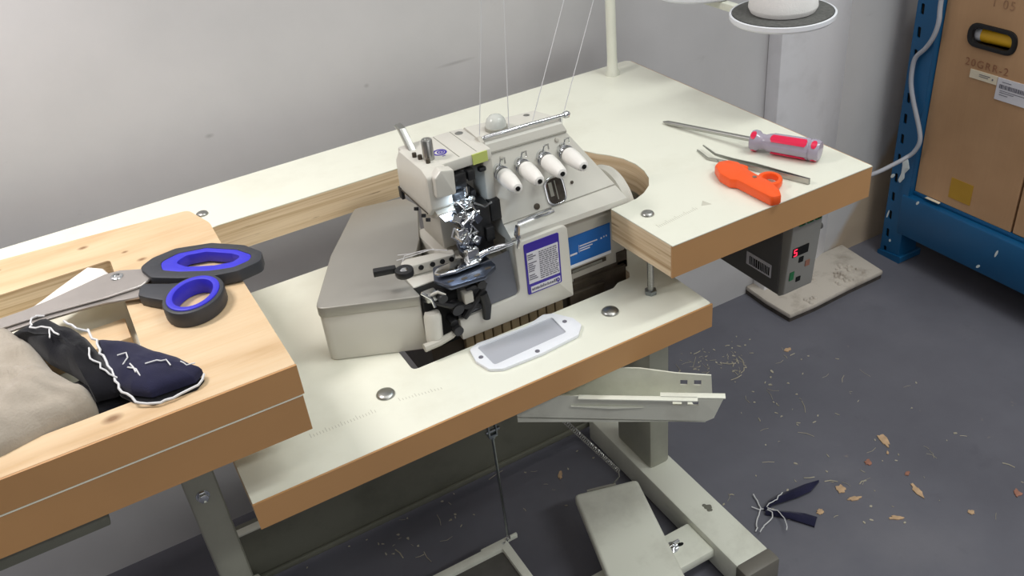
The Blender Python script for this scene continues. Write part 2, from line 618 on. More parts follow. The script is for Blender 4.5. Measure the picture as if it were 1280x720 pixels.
eb.build('edge_band', 'band', tab, 'brown band along the end under the pine board')
B().box(0.5748, 0.907, 0.7385, 0.741, T - 0.0465, T - 0.0012).build('edge_band', 'band', tab, 'brown front band of the raised end by the screwdriver')
B().box(0.906, 0.9075, 0.741, 1.285, T - 0.0465, T - 0.0003).build('edge_band', 'band', tab)
# sunken front board
LZ = T - 0.112
hole = fillet([(0.262, 0.846), (0.560, 0.846), (0.572, 0.853), (0.592, 0.853), (0.600, 0.866), (0.600, 0.915), (0.56, 1.06), (0.262, 1.06)], 0.008, 4)
lout = fillet([(0.030, 0.741), (0.640, 0.741), (0.640, 1.15), (0.030, 1.15)], [0, 0.004, 0.01, 0.01], 3)
B().prism(lout, LZ - 0.036, LZ - 0.001, holes=[hole]).build('well_board', 'ply', tab, smooth=True)
B().prism(lout, LZ - 0.001, LZ, holes=[hole]).build('well_laminate', 'laminate', tab, 'cream laminate of the sunken board')
B().box(0.0295, 0.6405, 0.7385, 0.741, LZ - 0.0365, LZ - 0.0003).build('edge_band', 'band', tab, 'brown front band of the sunken board')
# bolt caps
for (x, y, z, lb) in ((0.117, 1.208, T, None), (0.598, 0.819, T, None), (0.525, 0.803, LZ, None), (0.216, 0.823, LZ, None)):
    r = 0.0085 if z == T else 0.0115
    B().lathe([(r, 0), (r, 0.0012), (r * .9, 0.0028), (r * .55, 0.0042), (0, 0.0046)], (x, y, z), (0, 0, 1), 24).build('bolt_cap', 'steel', tab)
# hanging bolts between the raised end and the sunken board
for (x, y) in ((0.592, 0.806),):
    hb = B().cyl((x, y, LZ), (x, y, T - 0.046), 0.0042, 12)
    hb.lathe([(0.011, 0), (0.011, 0.002)], (x, y, T - 0.0485), (0, 0, 1), 20)
    for i in range(14):
        hb.lathe([(0.0042, 0), (0.0046, 0.001), (0.0042, 0.002)], (x, y, LZ + 0.012 + i * 0.0035), (0, 0, 1), 10)
    o = hb.build('hanger_bolt', 'steel', tab)
    B().prism([(x + 0.0085 * math.cos(k * math.pi / 3), y + 0.0085 * math.sin(k * math.pi / 3)) for k in range(6)], LZ, LZ + 0.006, bevel=0.0008).build('nut', 'zinc', o)
# printed rulers on the laminate
mk = B()


def ticks(a, b, n, z, h):
    for i in range(n):
        f = i / (n - 1)
        x, y = a[0] + (b[0] - a[0]) * f, a[1] + (b[1] - a[1]) * f
        L = h * (1.6 if i % 5 == 0 else 1.0)
        mk.box(x - .0004, x + .0004, y, y + L, z, z + 0.0001)


ticks((0.590, 0.783), (0.655, 0.790), 22, T, 0.005)
ticks((0.116, 0.803), (0.194, 0.800), 22, LZ, 0.005)
ticks((0.226, 0.802), (0.276, 0.792), 14, LZ, 0.004)
mk.prism([(0.674, 0.804), (0.677, 0.789), (0.664, 0.794)], T, T + .0001)
o = mk.build('ruler_marks', 'stamp', tab, 'faint printed ruler ticks', smooth=False)
o['kind'] = 'stuff'
# under-table rail at the left end
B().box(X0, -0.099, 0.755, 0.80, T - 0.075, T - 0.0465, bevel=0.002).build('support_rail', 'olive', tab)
# stand
B().box(-0.036, 0.008, 1.0, 1.10, 0.05, T - 0.047, bevel=0.008).build('stand_column', 'columnshade', tab)
B().box(0.73, 0.775, 1.0, 1.11, 0.058, T - 0.047, bevel=0.008).build('stand_column', 'columnshade', tab)
bo = B()
bo.lathe([(0.0095, 0), (0.0095, 0.0015)], (-0.016, 1.0, 0.441), (0, -1, 0), 20)
bo.prism([(-0.016 + 0.0075 * math.cos(k * math.pi / 3), 0.441 + 0.0075 * math.sin(k * math.pi / 3)) for k in range(6)], 0.991, 0.9985, axis='y', bevel=0.001)
bo.build('column_bolt', 'chrome', tab)
for (x0, x1) in ((-0.05, 0.02), (0.713, 0.783)):
    ft = B().box(x0, x1, 0.738, 1.19, 0.004, 0.062, bevel=0.006).build('foot_beam', 'cream', tab)
    B().box(x0 - .0015, x1 + .0015, 0.712, 0.742, 0.002, 0.0635, bevel=0.006).build('end_cap', 'endcap', ft, 'grey plastic end cap')
sm = B()
for i in range(9):
    a = i * 0.7
    sm.lathe([(0.004, 0), (0.003, 0.0006), (0, 0.0007)], (0.757 + 0.007 * math.cos(a) * rng.random(), 0.868 + 0.01 * math.sin(a) * rng.random(), 0.062), (0, 0, 1), 8)
sm.build('grease_smudge', 'olive', ft)
cb = B()
cb.box(-0.03, 0.745, 1.2, 1.225, 0.032, 0.152, bevel=0.003)
cb.box(-0.03, 0.745, 1.193, 1.2, 0.032, 0.044, bevel=0.002)
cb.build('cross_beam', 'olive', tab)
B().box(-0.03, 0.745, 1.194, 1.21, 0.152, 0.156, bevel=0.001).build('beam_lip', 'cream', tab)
cp = B().box(0.44, 0.714, 0.795, 0.868, 0.03, 0.05, bevel=0.004).build('cross_plate', 'cream', tab)
cbo = B().lathe([(0.012, 0), (0.012, 0.002), (0.007, 0.002), (0.007, 0.008), (0, 0.009)], (0.655, 0.838, 0.05), (0, 0, 1), 14)
cbo.box(0.649, 0.671, 0.836, 0.842, 0.052, 0.06, bevel=0.001)
cbo.build('plate_bolt', 'chrome', cp)
B().prism(ell(0.672, 0.836, 0.006, 0.0035, 14), 0.0499, 0.0503).build('slot', 'hole', cp)
# folded sheet-metal bracket sticking out under the front
d = Vector((0.797, -0.604, 0)).normalized()
nrm = Vector((0.604, 0.797, 0)).normalized()
zb = 0.535
br = B()
Ln = 0.255
o0 = Vector((0.368, 0.788, zb))
xf = frame2d(o0, d, nrm, Vector((0, 0, 1)))
hole1 = [rect(Ln - 0.060, Ln - 0.049, 0.030, 0.037), rect(Ln - 0.042, Ln - 0.029, 0.030, 0.037)]
near = [(0, -0.004), (Ln - 0.02, 0.004), (Ln - 0.010, 0.010), (Ln, 0.040), (0.0, 0.042)]
br.prism(near, -0.001, 0.001, axis='y', holes=hole1, xf=xf)
far = [(0.02, 0.0), (Ln - 0.045, 0.0), (Ln - 0.01, 0.012), (Ln - 0.012, 0.042), (Ln - 0.055, 0.045), (Ln - 0.10, 0.052), (0.02, 0.054)]
hole2 = [rect(Ln - 0.050, Ln - 0.041, 0.026, 0.034), rect(Ln - 0.033, Ln - 0.024, 0.026, 0.034)]
br.prism(far, 0.042, 0.044, axis='y', holes=hole2, xf=xf)
br.prism([(0, -0.001), (Ln - 0.02, -0.001), (Ln - 0.04, 0.044), (0, 0.044)], 0.003, 0.005, xf=xf)
br.box(0.08, Ln - 0.03, -0.007, 0.001, 0.040, 0.0425, bevel=0.0008, xf=xf)
br.box(Ln - 0.075, Ln + 0.003, -0.001, 0.008, 0.0405, 0.0425, bevel=0.0005, xf=xf)
br.tube([xf @ Vector(p) for p in ((0.07, -0.0025, 0.026), (0.12, -0.003, 0.0255), (0.16, -0.002, 0.026))], [0.001, 0.0022, 0.0008], 8)
br.build('folded_bracket', 'cream', tab, 'cream folded sheet-metal bracket with slotted ends')
"""end of table"""

# ------------------------------------------------------------------ pine-faced board lying on the table's left end
brd = thing('pine_board', 'pine-faced plywood board with a cut-out lying on the left end of the table', 'board', (-0.1, 0.95, T))
BT = T + 0.037
bout = fillet([(X0, 0.741), (0.112, 0.741), (0.110, 0.94), (0.112, 1.10), (0.096, 1.155), (0.0, 1.166), (X0, 1.192)], [0, 0.002, 0.1, 0.05, 0.012, 0.1, 0], 4)
bhole = fillet([(-0.27, 0.780), (-0.015, 0.780), (-0.015, 1.085), (-0.27, 1.085)], [0.01, 0.02, 0.006, 0.01], 4)
B().prism(bout, T + 0.0005, BT - 0.0008, holes=[bhole]).build('board_core', 'ply', brd, 'plywood layers around the cut-out')
B().prism(bout, BT - 0.0008, BT, holes=[bhole]).build('pine_face', 'pine', brd, 'pale pine face with small knots')
B().box(X0, 0.1125, 0.7385, 0.741, T + 0.0006, BT - 0.0003).build('edge_band', 'band', brd, 'brown banded front edge')
w = B().box(-0.20, -0.022, 0.93, 0.975, T + 0.0006, T + 0.016, bevel=0.001).build('wood_offcut', 'pine')
tag(w, 'small pine offcut lying inside the cut-out of the pine board', 'offcut')

# ------------------------------------------------------------------ fabric on the board
o = B().puff(fillet([(-0.27, 0.99), (-0.138, 0.993), (-0.117, 0.945), (-0.099, 0.868), (-0.083, 0.835), (-0.0715, 0.812), (-0.0705, 0.792), (-0.090, 0.786), (-0.118, 0.781), (-0.155, 0.772), (-0.27, 0.755)], 0.010, 3), BT - 0.012, 0.030, 14, 0.42, 2.0, 4, 0.012).build('cream_cloth', 'cotton', None, None, True, 60, (-0.16, 0.88, BT))
tag(o, 'rumpled cream knit cloth lying across the cut-out of the pine board', 'cloth')
o = B()
tri = [(-0.040, 1.086), (-0.026, 1.072), (-0.018, 1.04), (-0.026, 1.0), (-0.085, 0.998), (-0.125, 1.02)]
o.puff(tri, BT - 0.004, 0.006, 5, 0.5, 5.0, 4, 0.002)
o = o.build('white_cloth_corner', 'whitecloth', None, None, True, 60, (-0.06, 1.03, BT))
tag(o, 'white cotton corner poking up behind the fabric scissors', 'cloth')
nav = thing('navy_scrap', 'navy denim scrap with white overlocked edges beside the cream cloth', 'fabric scrap', (-0.03, 0.85, BT))
n1 = [(-0.1346, .962), (-0.1155, .971), (-0.1036, .977), (-0.0973, .974), (-0.0888, .960), (-0.0766, .936), (-0.0658, .911), (-0.0593, .892), (-0.0535, .864), (-0.0471, .829), (-0.044, .800), (-0.050, .795), (-0.070, .800), (-0.073, .830), (-0.0838, .858), (-0.1017, .893), (-0.1185, .942)]
n2 = [(-0.0549, .895), (-0.0357, .877), (-0.0185, .859), (-0.0037, .831), (.0148, .805), (.0237, .785), (.0306, .775), (.020, .7645), (-0.002, .7655), (-0.0208, .7665), (-0.0368, .7820), (-0.0455, .798), (-0.0527, .8251), (-0.0531, .860)]
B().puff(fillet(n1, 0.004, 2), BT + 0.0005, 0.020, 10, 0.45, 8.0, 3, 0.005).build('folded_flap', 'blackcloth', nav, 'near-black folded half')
B().puff(fillet([(-.115, .86), (-.080, .875), (-.046, .85), (-.034, .80), (-.038, .784), (-.070, .782), (-.115, .784)], .006, 2), T + .003, .026, 8, .3, 6.0, 3, .004).build('folded_flap', 'blackcloth', nav, 'dark cloth added for the shade in the cut-out')  # black piece added to stand in for shadow inside the cut-out
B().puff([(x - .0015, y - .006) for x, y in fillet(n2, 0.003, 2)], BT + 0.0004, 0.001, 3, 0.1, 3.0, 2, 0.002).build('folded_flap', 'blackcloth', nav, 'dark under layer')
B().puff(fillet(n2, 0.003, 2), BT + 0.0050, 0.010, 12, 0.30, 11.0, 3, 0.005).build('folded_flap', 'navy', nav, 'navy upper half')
st = B()


def stitch(pts, z, r=0.0011, jit=0.0025, seed=1):
    R = random.Random(seed)
    P = []
    for i in range(len(pts) - 1):
        a, b = Vector((*pts[i], z[i])), Vector((*pts[i + 1], z[i + 1]))
        n = max(2, int((b - a).length / 0.006))
        for k in range(n):
            q = a.lerp(b, k / n)
            P.append(q + Vector((R.gauss(0, jit * .5), R.gauss(0, jit * .5), R.uniform(0, jit * .6))))
    P.append(Vector((*pts[-1], z[-1])))
    st.tube(P, r, 6)


zz = BT
fold = [(-0.0585, .902), (-0.0537, .880), (-0.0515, .856), (-0.0490, .832), (-0.0468, .806), (-0.0436, .788), (-0.0358, .770), (-0.0215, .7575), (-0.0022, .757), (.0212, .761), (.0300, .772)]
stitch(fold, [zz + .020, zz + .018, zz + .017, zz + .015, zz + .013, zz + .009, zz + .005, zz + .003, zz + .003, zz + .003, zz + .006], 0.0013, 0.0018, 1)
stitch([(-0.077, .925), (-0.067, .905), (-0.0585, .902)], [zz + .027, zz + .026, zz + .020], 0.0013, 0.0018, 31)
stitch([(-0.063, .862), (-0.061, .842), (-0.053, .815), (-0.044, .806)], [zz + .024, zz + .024, zz + .021, zz + .014], 0.0010, 0.002, 2)
stitch([(-0.107, .958), (-0.110, .935), (-0.094, .925), (-0.084, .900)], [zz + .024, zz + .026, zz + .027, zz + .028], 0.0010, 0.0015, 3)
stitch([(-0.092, .918), (-0.093, .900)], [zz + .027, zz + .028], 0.0008, 0.001, 8)
stitch([(-0.107, .958), (-0.104, .975), (-0.096, .974)], [zz + .024, zz + .016, zz + .014], 0.0012, 0.002, 4)
stitch([(-0.016, .802), (-0.006, .800), (.003, .796), (.0045, .786)], [zz + .0215, zz + .0215, zz + .021, zz + .020], 0.0007, 0.0008, 5)
stitch([(.014, .790), (.019, .782), (.026, .784)], [zz + .018, zz + .016, zz + .014], 0.0007, 0.001, 6)
stitch([(-0.038, .835), (-0.030, .833), (-0.029, .823), (-0.036, .818)], [zz + .0205, zz + .0215, zz + .0215, zz + .019], 0.0007, 0.0008, 7)
stitch([(-0.032, .808), (-0.026, .800), (-0.024, .788)], [zz + .0205, zz + .0205, zz + .018], 0.0008, 0.001, 9)
stitch([(-0.029, .812), (-0.027, .796)], [zz + .021, zz + .020], 0.0008, 0.001, 10)
st.build('edge_stitching', 'thread', nav, 'white overlocked thread edging')

# ------------------------------------------------------------------ fabric scissors
sc = thing('fabric_scissors', 'large steel fabric scissors with blue and black handles on the pine board', 'scissors', (0.0, 1.0, BT))
zs = BT + 0.006
bl = [(-0.24, 0.992), (-0.1398, 1.005), (-0.115, 1.006), (-0.0893, 1.0105), (-0.0257, 1.0285), (-0.008, 1.0265), (0.022, 1.008), (0.026, 0.988), (0.008, 0.974), (-0.0337, 0.9745), (-0.0922, 0.982), (-0.1413, 0.984), (-0.24, 0.984)]
B().prism(bl, zs + 0.003, zs + 0.0065, bevel=0.0012, seg=1).build('blade', 'blade', sc)
bl2 = [(-0.22, 0.978), (-0.11, 0.978), (-0.0604, 0.974), (-0.0347, 0.970), (0.0044, 0.956), (0.014, 0.962), (0.01, 0.978), (-0.02, 0.990), (-0.08, 0.994), (-0.14, 0.996)]
B().prism(bl2, zs - 0.001, zs + 0.0028, bevel=0.001, seg=1).build('blade', 'blade', sc)
pv = B().lathe([(0.0075, 0), (0.0075, 0.0012), (0.0065, 0.002), (0.004, 0.0022), (0.0038, 0.0012), (0, 0.0012)], (-0.014, 1.012, zs + 0.0062), (0, 0, 1), 24)
pv.build('pivot_screw', 'chrome', sc)
up_out = fillet([(0.012, 1.008), (0.030, 1.022), (0.058, 1.027), (0.098, 1.012), (0.130, 0.980), (0.143, 0.950), (0.136, 0.931), (0.108, 0.926), (0.075, 0.935), (0.045, 0.955), (0.020, 0.976)], 0.012, 3)
up_mid = fillet([(0.036, 1.005), (0.058, 1.013), (0.090, 1.004), (0.119, 0.976), (0.131, 0.952), (0.125, 0.941), (0.105, 0.938), (0.080, 0.948), (0.050, 0.969), (0.034, 0.985)], 0.010, 3)
up_in = fillet([(0.050, 0.993), (0.066, 1.002), (0.088, 0.995), (0.112, 0.971), (0.120, 0.957), (0.108, 0.951), (0.088, 0.957), (0.060, 0.975)], 0.008, 3)
hd = B().prism(up_out, zs - 0.004, zs + 0.011, holes=[up_mid], bevel=0.004).build('handle', 'sblack', sc)
B().prism(up_mid, zs - 0.003, zs + 0.0105, holes=[up_in], bevel=0.002).build('grip_insert', 'sblue', hd, 'blue soft grip')
rc = (0.053, 0.907)
sh = fillet([(0.004, 0.966), (0.010, 0.974), (0.035, 0.955), (0.055, 0.944), (0.040, 0.925), (0.026, 0.918), (0.008, 0.940), (0.0, 0.952)], 0.006, 3)
h2 = B()
h2.prism(sh, zs - 0.005, zs + 0.008, bevel=0.004)
h2.prism(ell(rc[0], rc[1], 0.033, 0.039, 36, -0.5), zs - 0.006, zs + 0.013, holes=[ell(rc[0], rc[1], 0.026, 0.032, 36, -0.5)], bevel=0.0025)
h2 = h2.build('handle', 'sblack', sc)
B().prism(ell(rc[0], rc[1], 0.0285, 0.0345, 36, -0.5), zs - 0.0055, zs + 0.0145, holes=[ell(rc[0], rc[1], 0.021, 0.027, 36, -0.5)], bevel=0.0018).build('grip_insert', 'sblue', h2, 'blue soft grip of the thumb ring')

# ------------------------------------------------------------------ screwdriver
sd = thing('screwdriver', 'screwdriver with clear grey and red striped handle lying near the table corner', 'screwdriver', (0.845, 0.85, T))
a = Vector((0.7835, 1.030, T + 0.003))
b = Vector((0.8205, 0.876, T + 0.0158))
e = Vector((0.866, 0.790, T + 0.0158))
b2 = b + (e - b) * 0.02
ax = (Vector((0.8640, 0.7905, T + 0.0158)) - b).normalized()
L = 0.0955
B().tube([a, a.lerp(b, 0.06), a.lerp(b, 0.12), b + ax * 0.01], [0.0012, 0.0034, 0.0036, 0.0036], 14).build('shaft', 'steel', sd)
N = 48


def flute(rad, amp):
    return [rad - amp * max(0, math.cos(6 * 2 * math.pi * k / N)) ** 3 for k in range(N)]


hu = ax.orthogonal().normalized()
hv = ax.cross(hu)
rings = []
for (h, r, am) in ((0, 0.0085, 0), (0.0, 0.0135, 0), (0.004, 0.0148, 0), (0.009, 0.0142, 0), (0.013, 0.0108, 0), (0.019, 0.0103, 0), (0.025, 0.0125, 0.0006), (0.031, 0.0140, 0.0012), (0.075, 0.0146, 0.0012), (0.081, 0.0146, 0.0010), (0.0815, 0.0136, 0), (0.083, 0.0136, 0), (0.0835, 0.0148, 0), (0.092, 0.0144, 0), (L, 0.0125, 0), (L + 0.0008, 0.006, 0)):
    rr = flute(r, am)
    rings.append([b + ax * h + rr[k] * (math.cos(2 * math.pi * k / N) * hu + math.sin(2 * math.pi * k / N) * hv) for k in range(N)])
hd = B().loft(rings).build('handle', 'lilac', sd, 'clear grey fluted handle')
side = Vector((-.42, -.42, .80))
a0_ = math.atan2(side.dot(hv), side.dot(hu))
for k in range(3):
    ang = a0_ + 2 * math.pi * k / 3
    stp = B()
    for (h0, h1, r0, r1) in ((0.029, 0.079, 0.0143, 0.0150), (0.001, 0.0085, 0.0146, 0.0148), (0.085, 0.0925, 0.0150, 0.0146)):
        rg = []
        for (h, q) in ((h0, .4), (h0 + .002, 1), (h1 - .002, 1), (h1, .4)):
            f = (h - h0) / (h1 - h0)
            rad = r0 + (r1 - r0) * f
            ring = []
            for t in range(7):
                th = ang + q * 0.42 * (t - 3) / 3
                ring.append(b + ax * h + (rad + 0.0004) * (math.cos(th) * hu + math.sin(th) * hv))
            for t in range(6, -1, -1):
                th = ang + q * 0.42 * (t - 3) / 3
                ring.append(b + ax * h + (rad - 0.002) * (math.cos(th) * hu + math.sin(th) * hv))
            rg.append(ring)
        stp.loft(rg)
    stp.build('red_stripe', 'redpl', hd)

# ------------------------------------------------------------------ tweezers and snips
tw = thing('tweezers', 'bent-tip steel tweezers lying beside the orange snips', 'tweezers', (0.79, 0.83, T))


def strip(pts, w0, w1, th):
    b_ = B()
    rings = []
    P = [Vector(p) for p in pts]
    for i, p in enumerate(P):
        dd = (P[min(i + 1, len(P) - 1)] - P[max(i - 1, 0)]).normalized()
        s = Vector((-dd.y, dd.x, 0)).normalized()
        f = i / (len(P) - 1)
        ww = w0 + (w1 - w0) * f
        rings.append([p + s * th, p + s * th + Vector((0, 0, ww)), p - s * th + Vector((0, 0, ww)), p - s * th])
    return b_.loft(rings)


strip([(0.7705, 0.9207, T + .006), (0.7660, 0.8889, T + .004), (0.7752, 0.8614, T + .002), (0.7862, 0.8314, T + .001), (0.8072, 0.7513, T + .0006)], 0.0015, 0.008, 0.0008).build('tweezer_arm', 'steel', tw)
strip([(0.7617, 0.9226, T + .001), (0.7544, 0.8908, T + .0008), (0.7658, 0.864, T + .0006), (0.7795, 0.8251, T + .0006), (0.8056, 0.7512, T + .0006)], 0.0015, 0.008, 0.0008).build('tweezer_arm', 'steel', tw)
sn = thing('thread_snips', 'orange plastic thread snips lying beside the tweezers', 'snips', (0.755, 0.79, T))
body = fillet([(0.744, 0.856), (0.757, 0.851), (0.763, 0.838), (0.758, 0.818), (0.757, 0.796), (0.757, 0.770), (0.750, 0.746), (0.741, 0.733), (0.728, 0.736), (0.727, 0.775), (0.727, 0.800), (0.721, 0.806), (0.722, 0.828), (0.732, 0.850)], 0.006, 3)
B().prism(body, T + .0006, T + 0.015, bevel=0.003).build('snip_body', 'orange', sn)
ring = B().prism(ell(0.766, 0.781, 0.016, 0.019, 28, -0.6), T + 0.002, T + 0.0125, holes=[ell(0.7665, 0.781, 0.0095, 0.0125, 28, -0.6)], bevel=0.0025)
ring.prism(fillet([(0.752, 0.835), (0.766, 0.836), (0.768, 0.824), (0.757, 0.815)], 0.003), T + 0.002, T + 0.012, bevel=0.002)
ring.build('finger_ring', 'orange', sn)
B().prism([(0.743, 0.850), (0.747, 0.850), (0.756, 0.872), (0.755, 0.873)], T + 0.006, T + 0.0075).build('snip_blade', 'steel', sn)
B().cyl((0.748, 0.790, T + 0.014), (0.748, 0.790, T + 0.0158), 0.0028, 14).build('snip_pivot', 'steel', sn)

# ------------------------------------------------------------------ plastic window tray on the sunken board
tr = thing('plastic_cover', 'white plastic cover plate with frosted window lying loose on the sunken board', 'cover plate', (0.405, 0.81, LZ))
tro = fillet([(0.338, 0.787), (0.352, 0.778), (0.405, 0.776), (0.462, 0.781), (0.477, 0.797), (0.476, 0.815), (0.461, 0.8395), (0.448, 0.845), (0.418, 0.836), (0.350, 0.842), (0.336, 0.836), (0.332, 0.81)], 0.006, 3)
win = fillet([(0.347, 0.7905), (0.453, 0.7945), (0.455, 0.8335), (0.346, 0.8355)], 0.004, 3)
fr = B().prism(tro, LZ + 0.0004, LZ + 0.0045, holes=[win], bevel=0.001).build('cover_frame', 'traywhite', tr)
B().prism(win, LZ + 0.0004, LZ + 0.0022).build('frosted_window', 'traygrey', tr, 'frosted grey window')
for (x, y) in ((0.3405, 0.8135), (0.403, 0.7825), (0.463, 0.815)):
    B().lathe([(0.003, 0), (0.003, 0.0006), (0.0016, 0.0008), (0, 0.0004)], (x, y, LZ + 0.0045), (0, 0, 1), 14).build('screw_hole', 'ink', fr)

# ------------------------------------------------------------------ overlock machine
om = thing('overlock_machine', 'white overlock sewing machine with four tension knobs sunk into the table well', 'sewing machine', (0.45, 0.93, LZ))


def R(r):
    return T + r


def bx(b_, x0, x1, y0, y1, r0, r1, bev=0.0, seg=2):
    return b_.box(x0, x1, y0, y1, T + r0, T + r1, bev, seg)


# upper body as a loft between its two ends
secL = [(.424, .900, .000), (.424, .863, .001), (.424, .864, .008), (.428, .889, .0145), (.428, .8905, .016), (.428, .920, .0985), (.428, .919, .1015), (.428, .922, .111), (.428, .927, .115), (.428, .938, .117), (.430, .975, .117), (.430, .985, .109), (.430, 1.01, .06), (.430, 1.015, .0)]
secR = [(.598, .900, -.006), (.598, .863, -.002), (.598, .864, .005), (.597, .889, .0145), (.5965, .8905, .016), (.546, .920, .0945), (.546, .919, .0975), (.542, .922, .107), (.541, .927, .111), (.539, .938, .113), (.529, .970, .113), (.531, .980, .105), (.570, 1.01, .05), (.598, 1.015, -.006)]
ub = B()
mid = [tuple(secL[i][j] * .5 + secR[i][j] * .5 for j in range(3)) for i in range(len(secL))]
ub.loft([[(x, y, R(r)) for x, y, r in s] for s in (secL, mid, secR)])
ub = ub.build('upper_body', 'machine', om, None, True, 25)
# seam line along the foot of the slanted face
B().tube([(.4285, .8892, R(.0150)), (.597, .8892, R(.0150))], 0.0008, 6).build('seam', 'creamshade', ub)
B().tube([(.4285, .9190, R(.1000)), (.5455, .9190, R(.0960))], 0.0011, 6).build('seam', 'creamshade', ub)
# lower body behind the looper cover
lb = B()
bx(lb, .43, .606, .882, 1.02, -.112, .006, .004)
lb = lb.build('lower_body', 'machine2', om)
bp = B()
bx(bp, .5125, .5815, .8812, .8824, -.077, -.034)
bp = bp.build('blue_plate', 'blue', lb, 'blue name plate')
ln = B()
for (x0, x1, r0, r1) in ((.5165, .5275, -.0625, -.0600), (.532, .560, -.0530, -.0515), (.532, .552, -.0570, -.0555), (.532, .548, -.0605, -.0590), (.5305, .5310, -.0615, -.0500), (.5655, .5675, -.0535, -.0515), (.570, .5715, -.0525, -.0505), (.574, .5755, -.0525, -.0505)):
    bx(ln, x0, x1, .8807, .8813, r0, r1)
ln.build('printed_lines', 'paper', bp, 'fine white print', smooth=False)['kind'] = 'stuff'
wl = B()
bx(wl, .5125, .5815, .8810, .8822, -.0815, -.077)
wl.build('white_strip', 'traywhite', lb)
sl = B()
bx(sl, .5150, .5730, .8806, .8822, -.0905, -.0840, .0005)
sl.build('bed_slot', 'dark', lb)
sl = B()
bx(sl, .518, .566, .8802, .8812, -.0895, -.0855)
sl.build('slot_plate', 'steel', lb)
nt = B()
bx(nt, .520, .606, .8795, .8825, -.112, -.100)
bx(nt, .590, .6062, .8795, .890, -.112, -.085)
nt.build('base_notch', 'dark', lb)
# looper cover with label
lc = B()
lcp = fillet([(.338, R(-.108)), (.505, R(-.108)), (.502, R(.002)), (.424, R(.002)), (.426, R(-.074)), (.338, R(-.076))], [.003, .003, .010, .008, .012, .003], 5)
lc.prism(lcp, .858, .884, axis='y', bevel=0.003)
lc = lc.build('looper_cover', 'machine', om)
tl = B()
tl.prism([(.866, R(.001)), (.8605, R(-.004)), (.880, R(.012)), (.884, R(.003))], .43, .499, axis='x')
tl.build('cover_top', 'machine2', om)
lab = B()
lab.prism(fillet(rect(.4365, .4875, R(-.0785), R(-.0035)), .0025), .8569, .8582, axis='y')
lab = lab.build('specification_label', 'indigo', lc, 'indigo-bordered specification label')
pp = B()
bx(pp, .4392, .4850, .8563, .8570, -.0625, -.0165)
bx(pp, .4410, .4850, .8563, .8570, -.0765, -.0675)
pp.build('label_paper', 'paper', lab)
ink = B()
R4 = random.Random(4)
for i in range(14):
    r = -.0195 - i * .003
    if i not in (3, 9, 13):
        bx(ink, .4402, .4402 + R4.uniform(.006, .013), .8559, .8564, r - .0013, r)
    x = .4565
    while x < .4825:
        w_ = R4.uniform(.002, .006)
        bx(ink, x, min(x + w_, .4840), .8559, .8564, r - .0012, r)
        x += w_ + .0012
x = .4425
while x < .478:
    w_ = R4.uniform(.001, .0025)
    bx(ink, x, x + w_, .8559, .8564, -.0735, -.0735 + R4.uniform(.0025, .0045))
    x += w_ + .0008
ink.build('label_print', 'ink', lab, 'fine grey table print', smooth=False)['kind'] = 'stuff'
em = B()
em.prism(ell(.4815, R(-.072), .0024, .0032, 16), .8557, .8564, axis='y', holes=[ell(.4815, R(-.0715), .0011, .0016, 12)])
em.build('printed_emblem', 'indigo', lab)
# grey polished guard panel left of the label
gp = B()
gp.quad([(.358, .862, R(-.074)), (.4235, .861, R(-.073)), (.421, .868, R(-.010)), (.362, .872, R(-.018))])
bmesh.ops.solidify(gp.bm, geom=gp.bm.faces[:], thickness=0.003)
gp.build('guard_panel', 'greypanel', om, 'polished grey eye-guard panel')
# sight window and hole on the slanted face
pn = Vector((0, -.94, .34)).normalized()


def onpanel(x, y, out=0.0):
    r = .016 + (y - .8905) * (.0805 / .0295)
    return Vector((x, y, R(r))) + pn * out


pv = Vector((0, .34, .94)).normalized()
wx = frame2d(onpanel(.5095, .8965), Vector((1, 0, 0)), pv, pn)
wf = B()
wf.prism(fillet(rect(-.0145, .0145, -.0190, .0190), .0125, 6), 0, .0030, holes=[fillet(rect(-.0120, .0120, -.0165, .0165), .0105, 6)], bevel=0.0006, xf=wx)
wf = wf.build('sight_window', 'chrome', om)
B().prism(fillet(rect(-.0120, .0120, -.0165, .0165), .0105, 6), 0, .0012, xf=wx).build('window_glass', 'glass', wf)
wn = B().box(-.0080, -.0030, -.006, .012, .001, .0018, xf=wx)
wn.box(.0010, .0022, -.012, .013, .001, .0020, xf=wx)
wn.build('window_needle', 'creamshade', wf)
for (x, y, r_) in ((.536, .8975, .0022), (.4790, .8925, .0042), (.449, .9175, .003), (.530, .9175, .003)):
    B().lathe([(r_, -.001), (r_, .0012), (r_ * .6, .0018), (0, .0018)], onpanel(x, y), pn, 12).build('panel_screw', 'dark' if r_ > .004 or r_ < .0025 else 'machine2', ub)
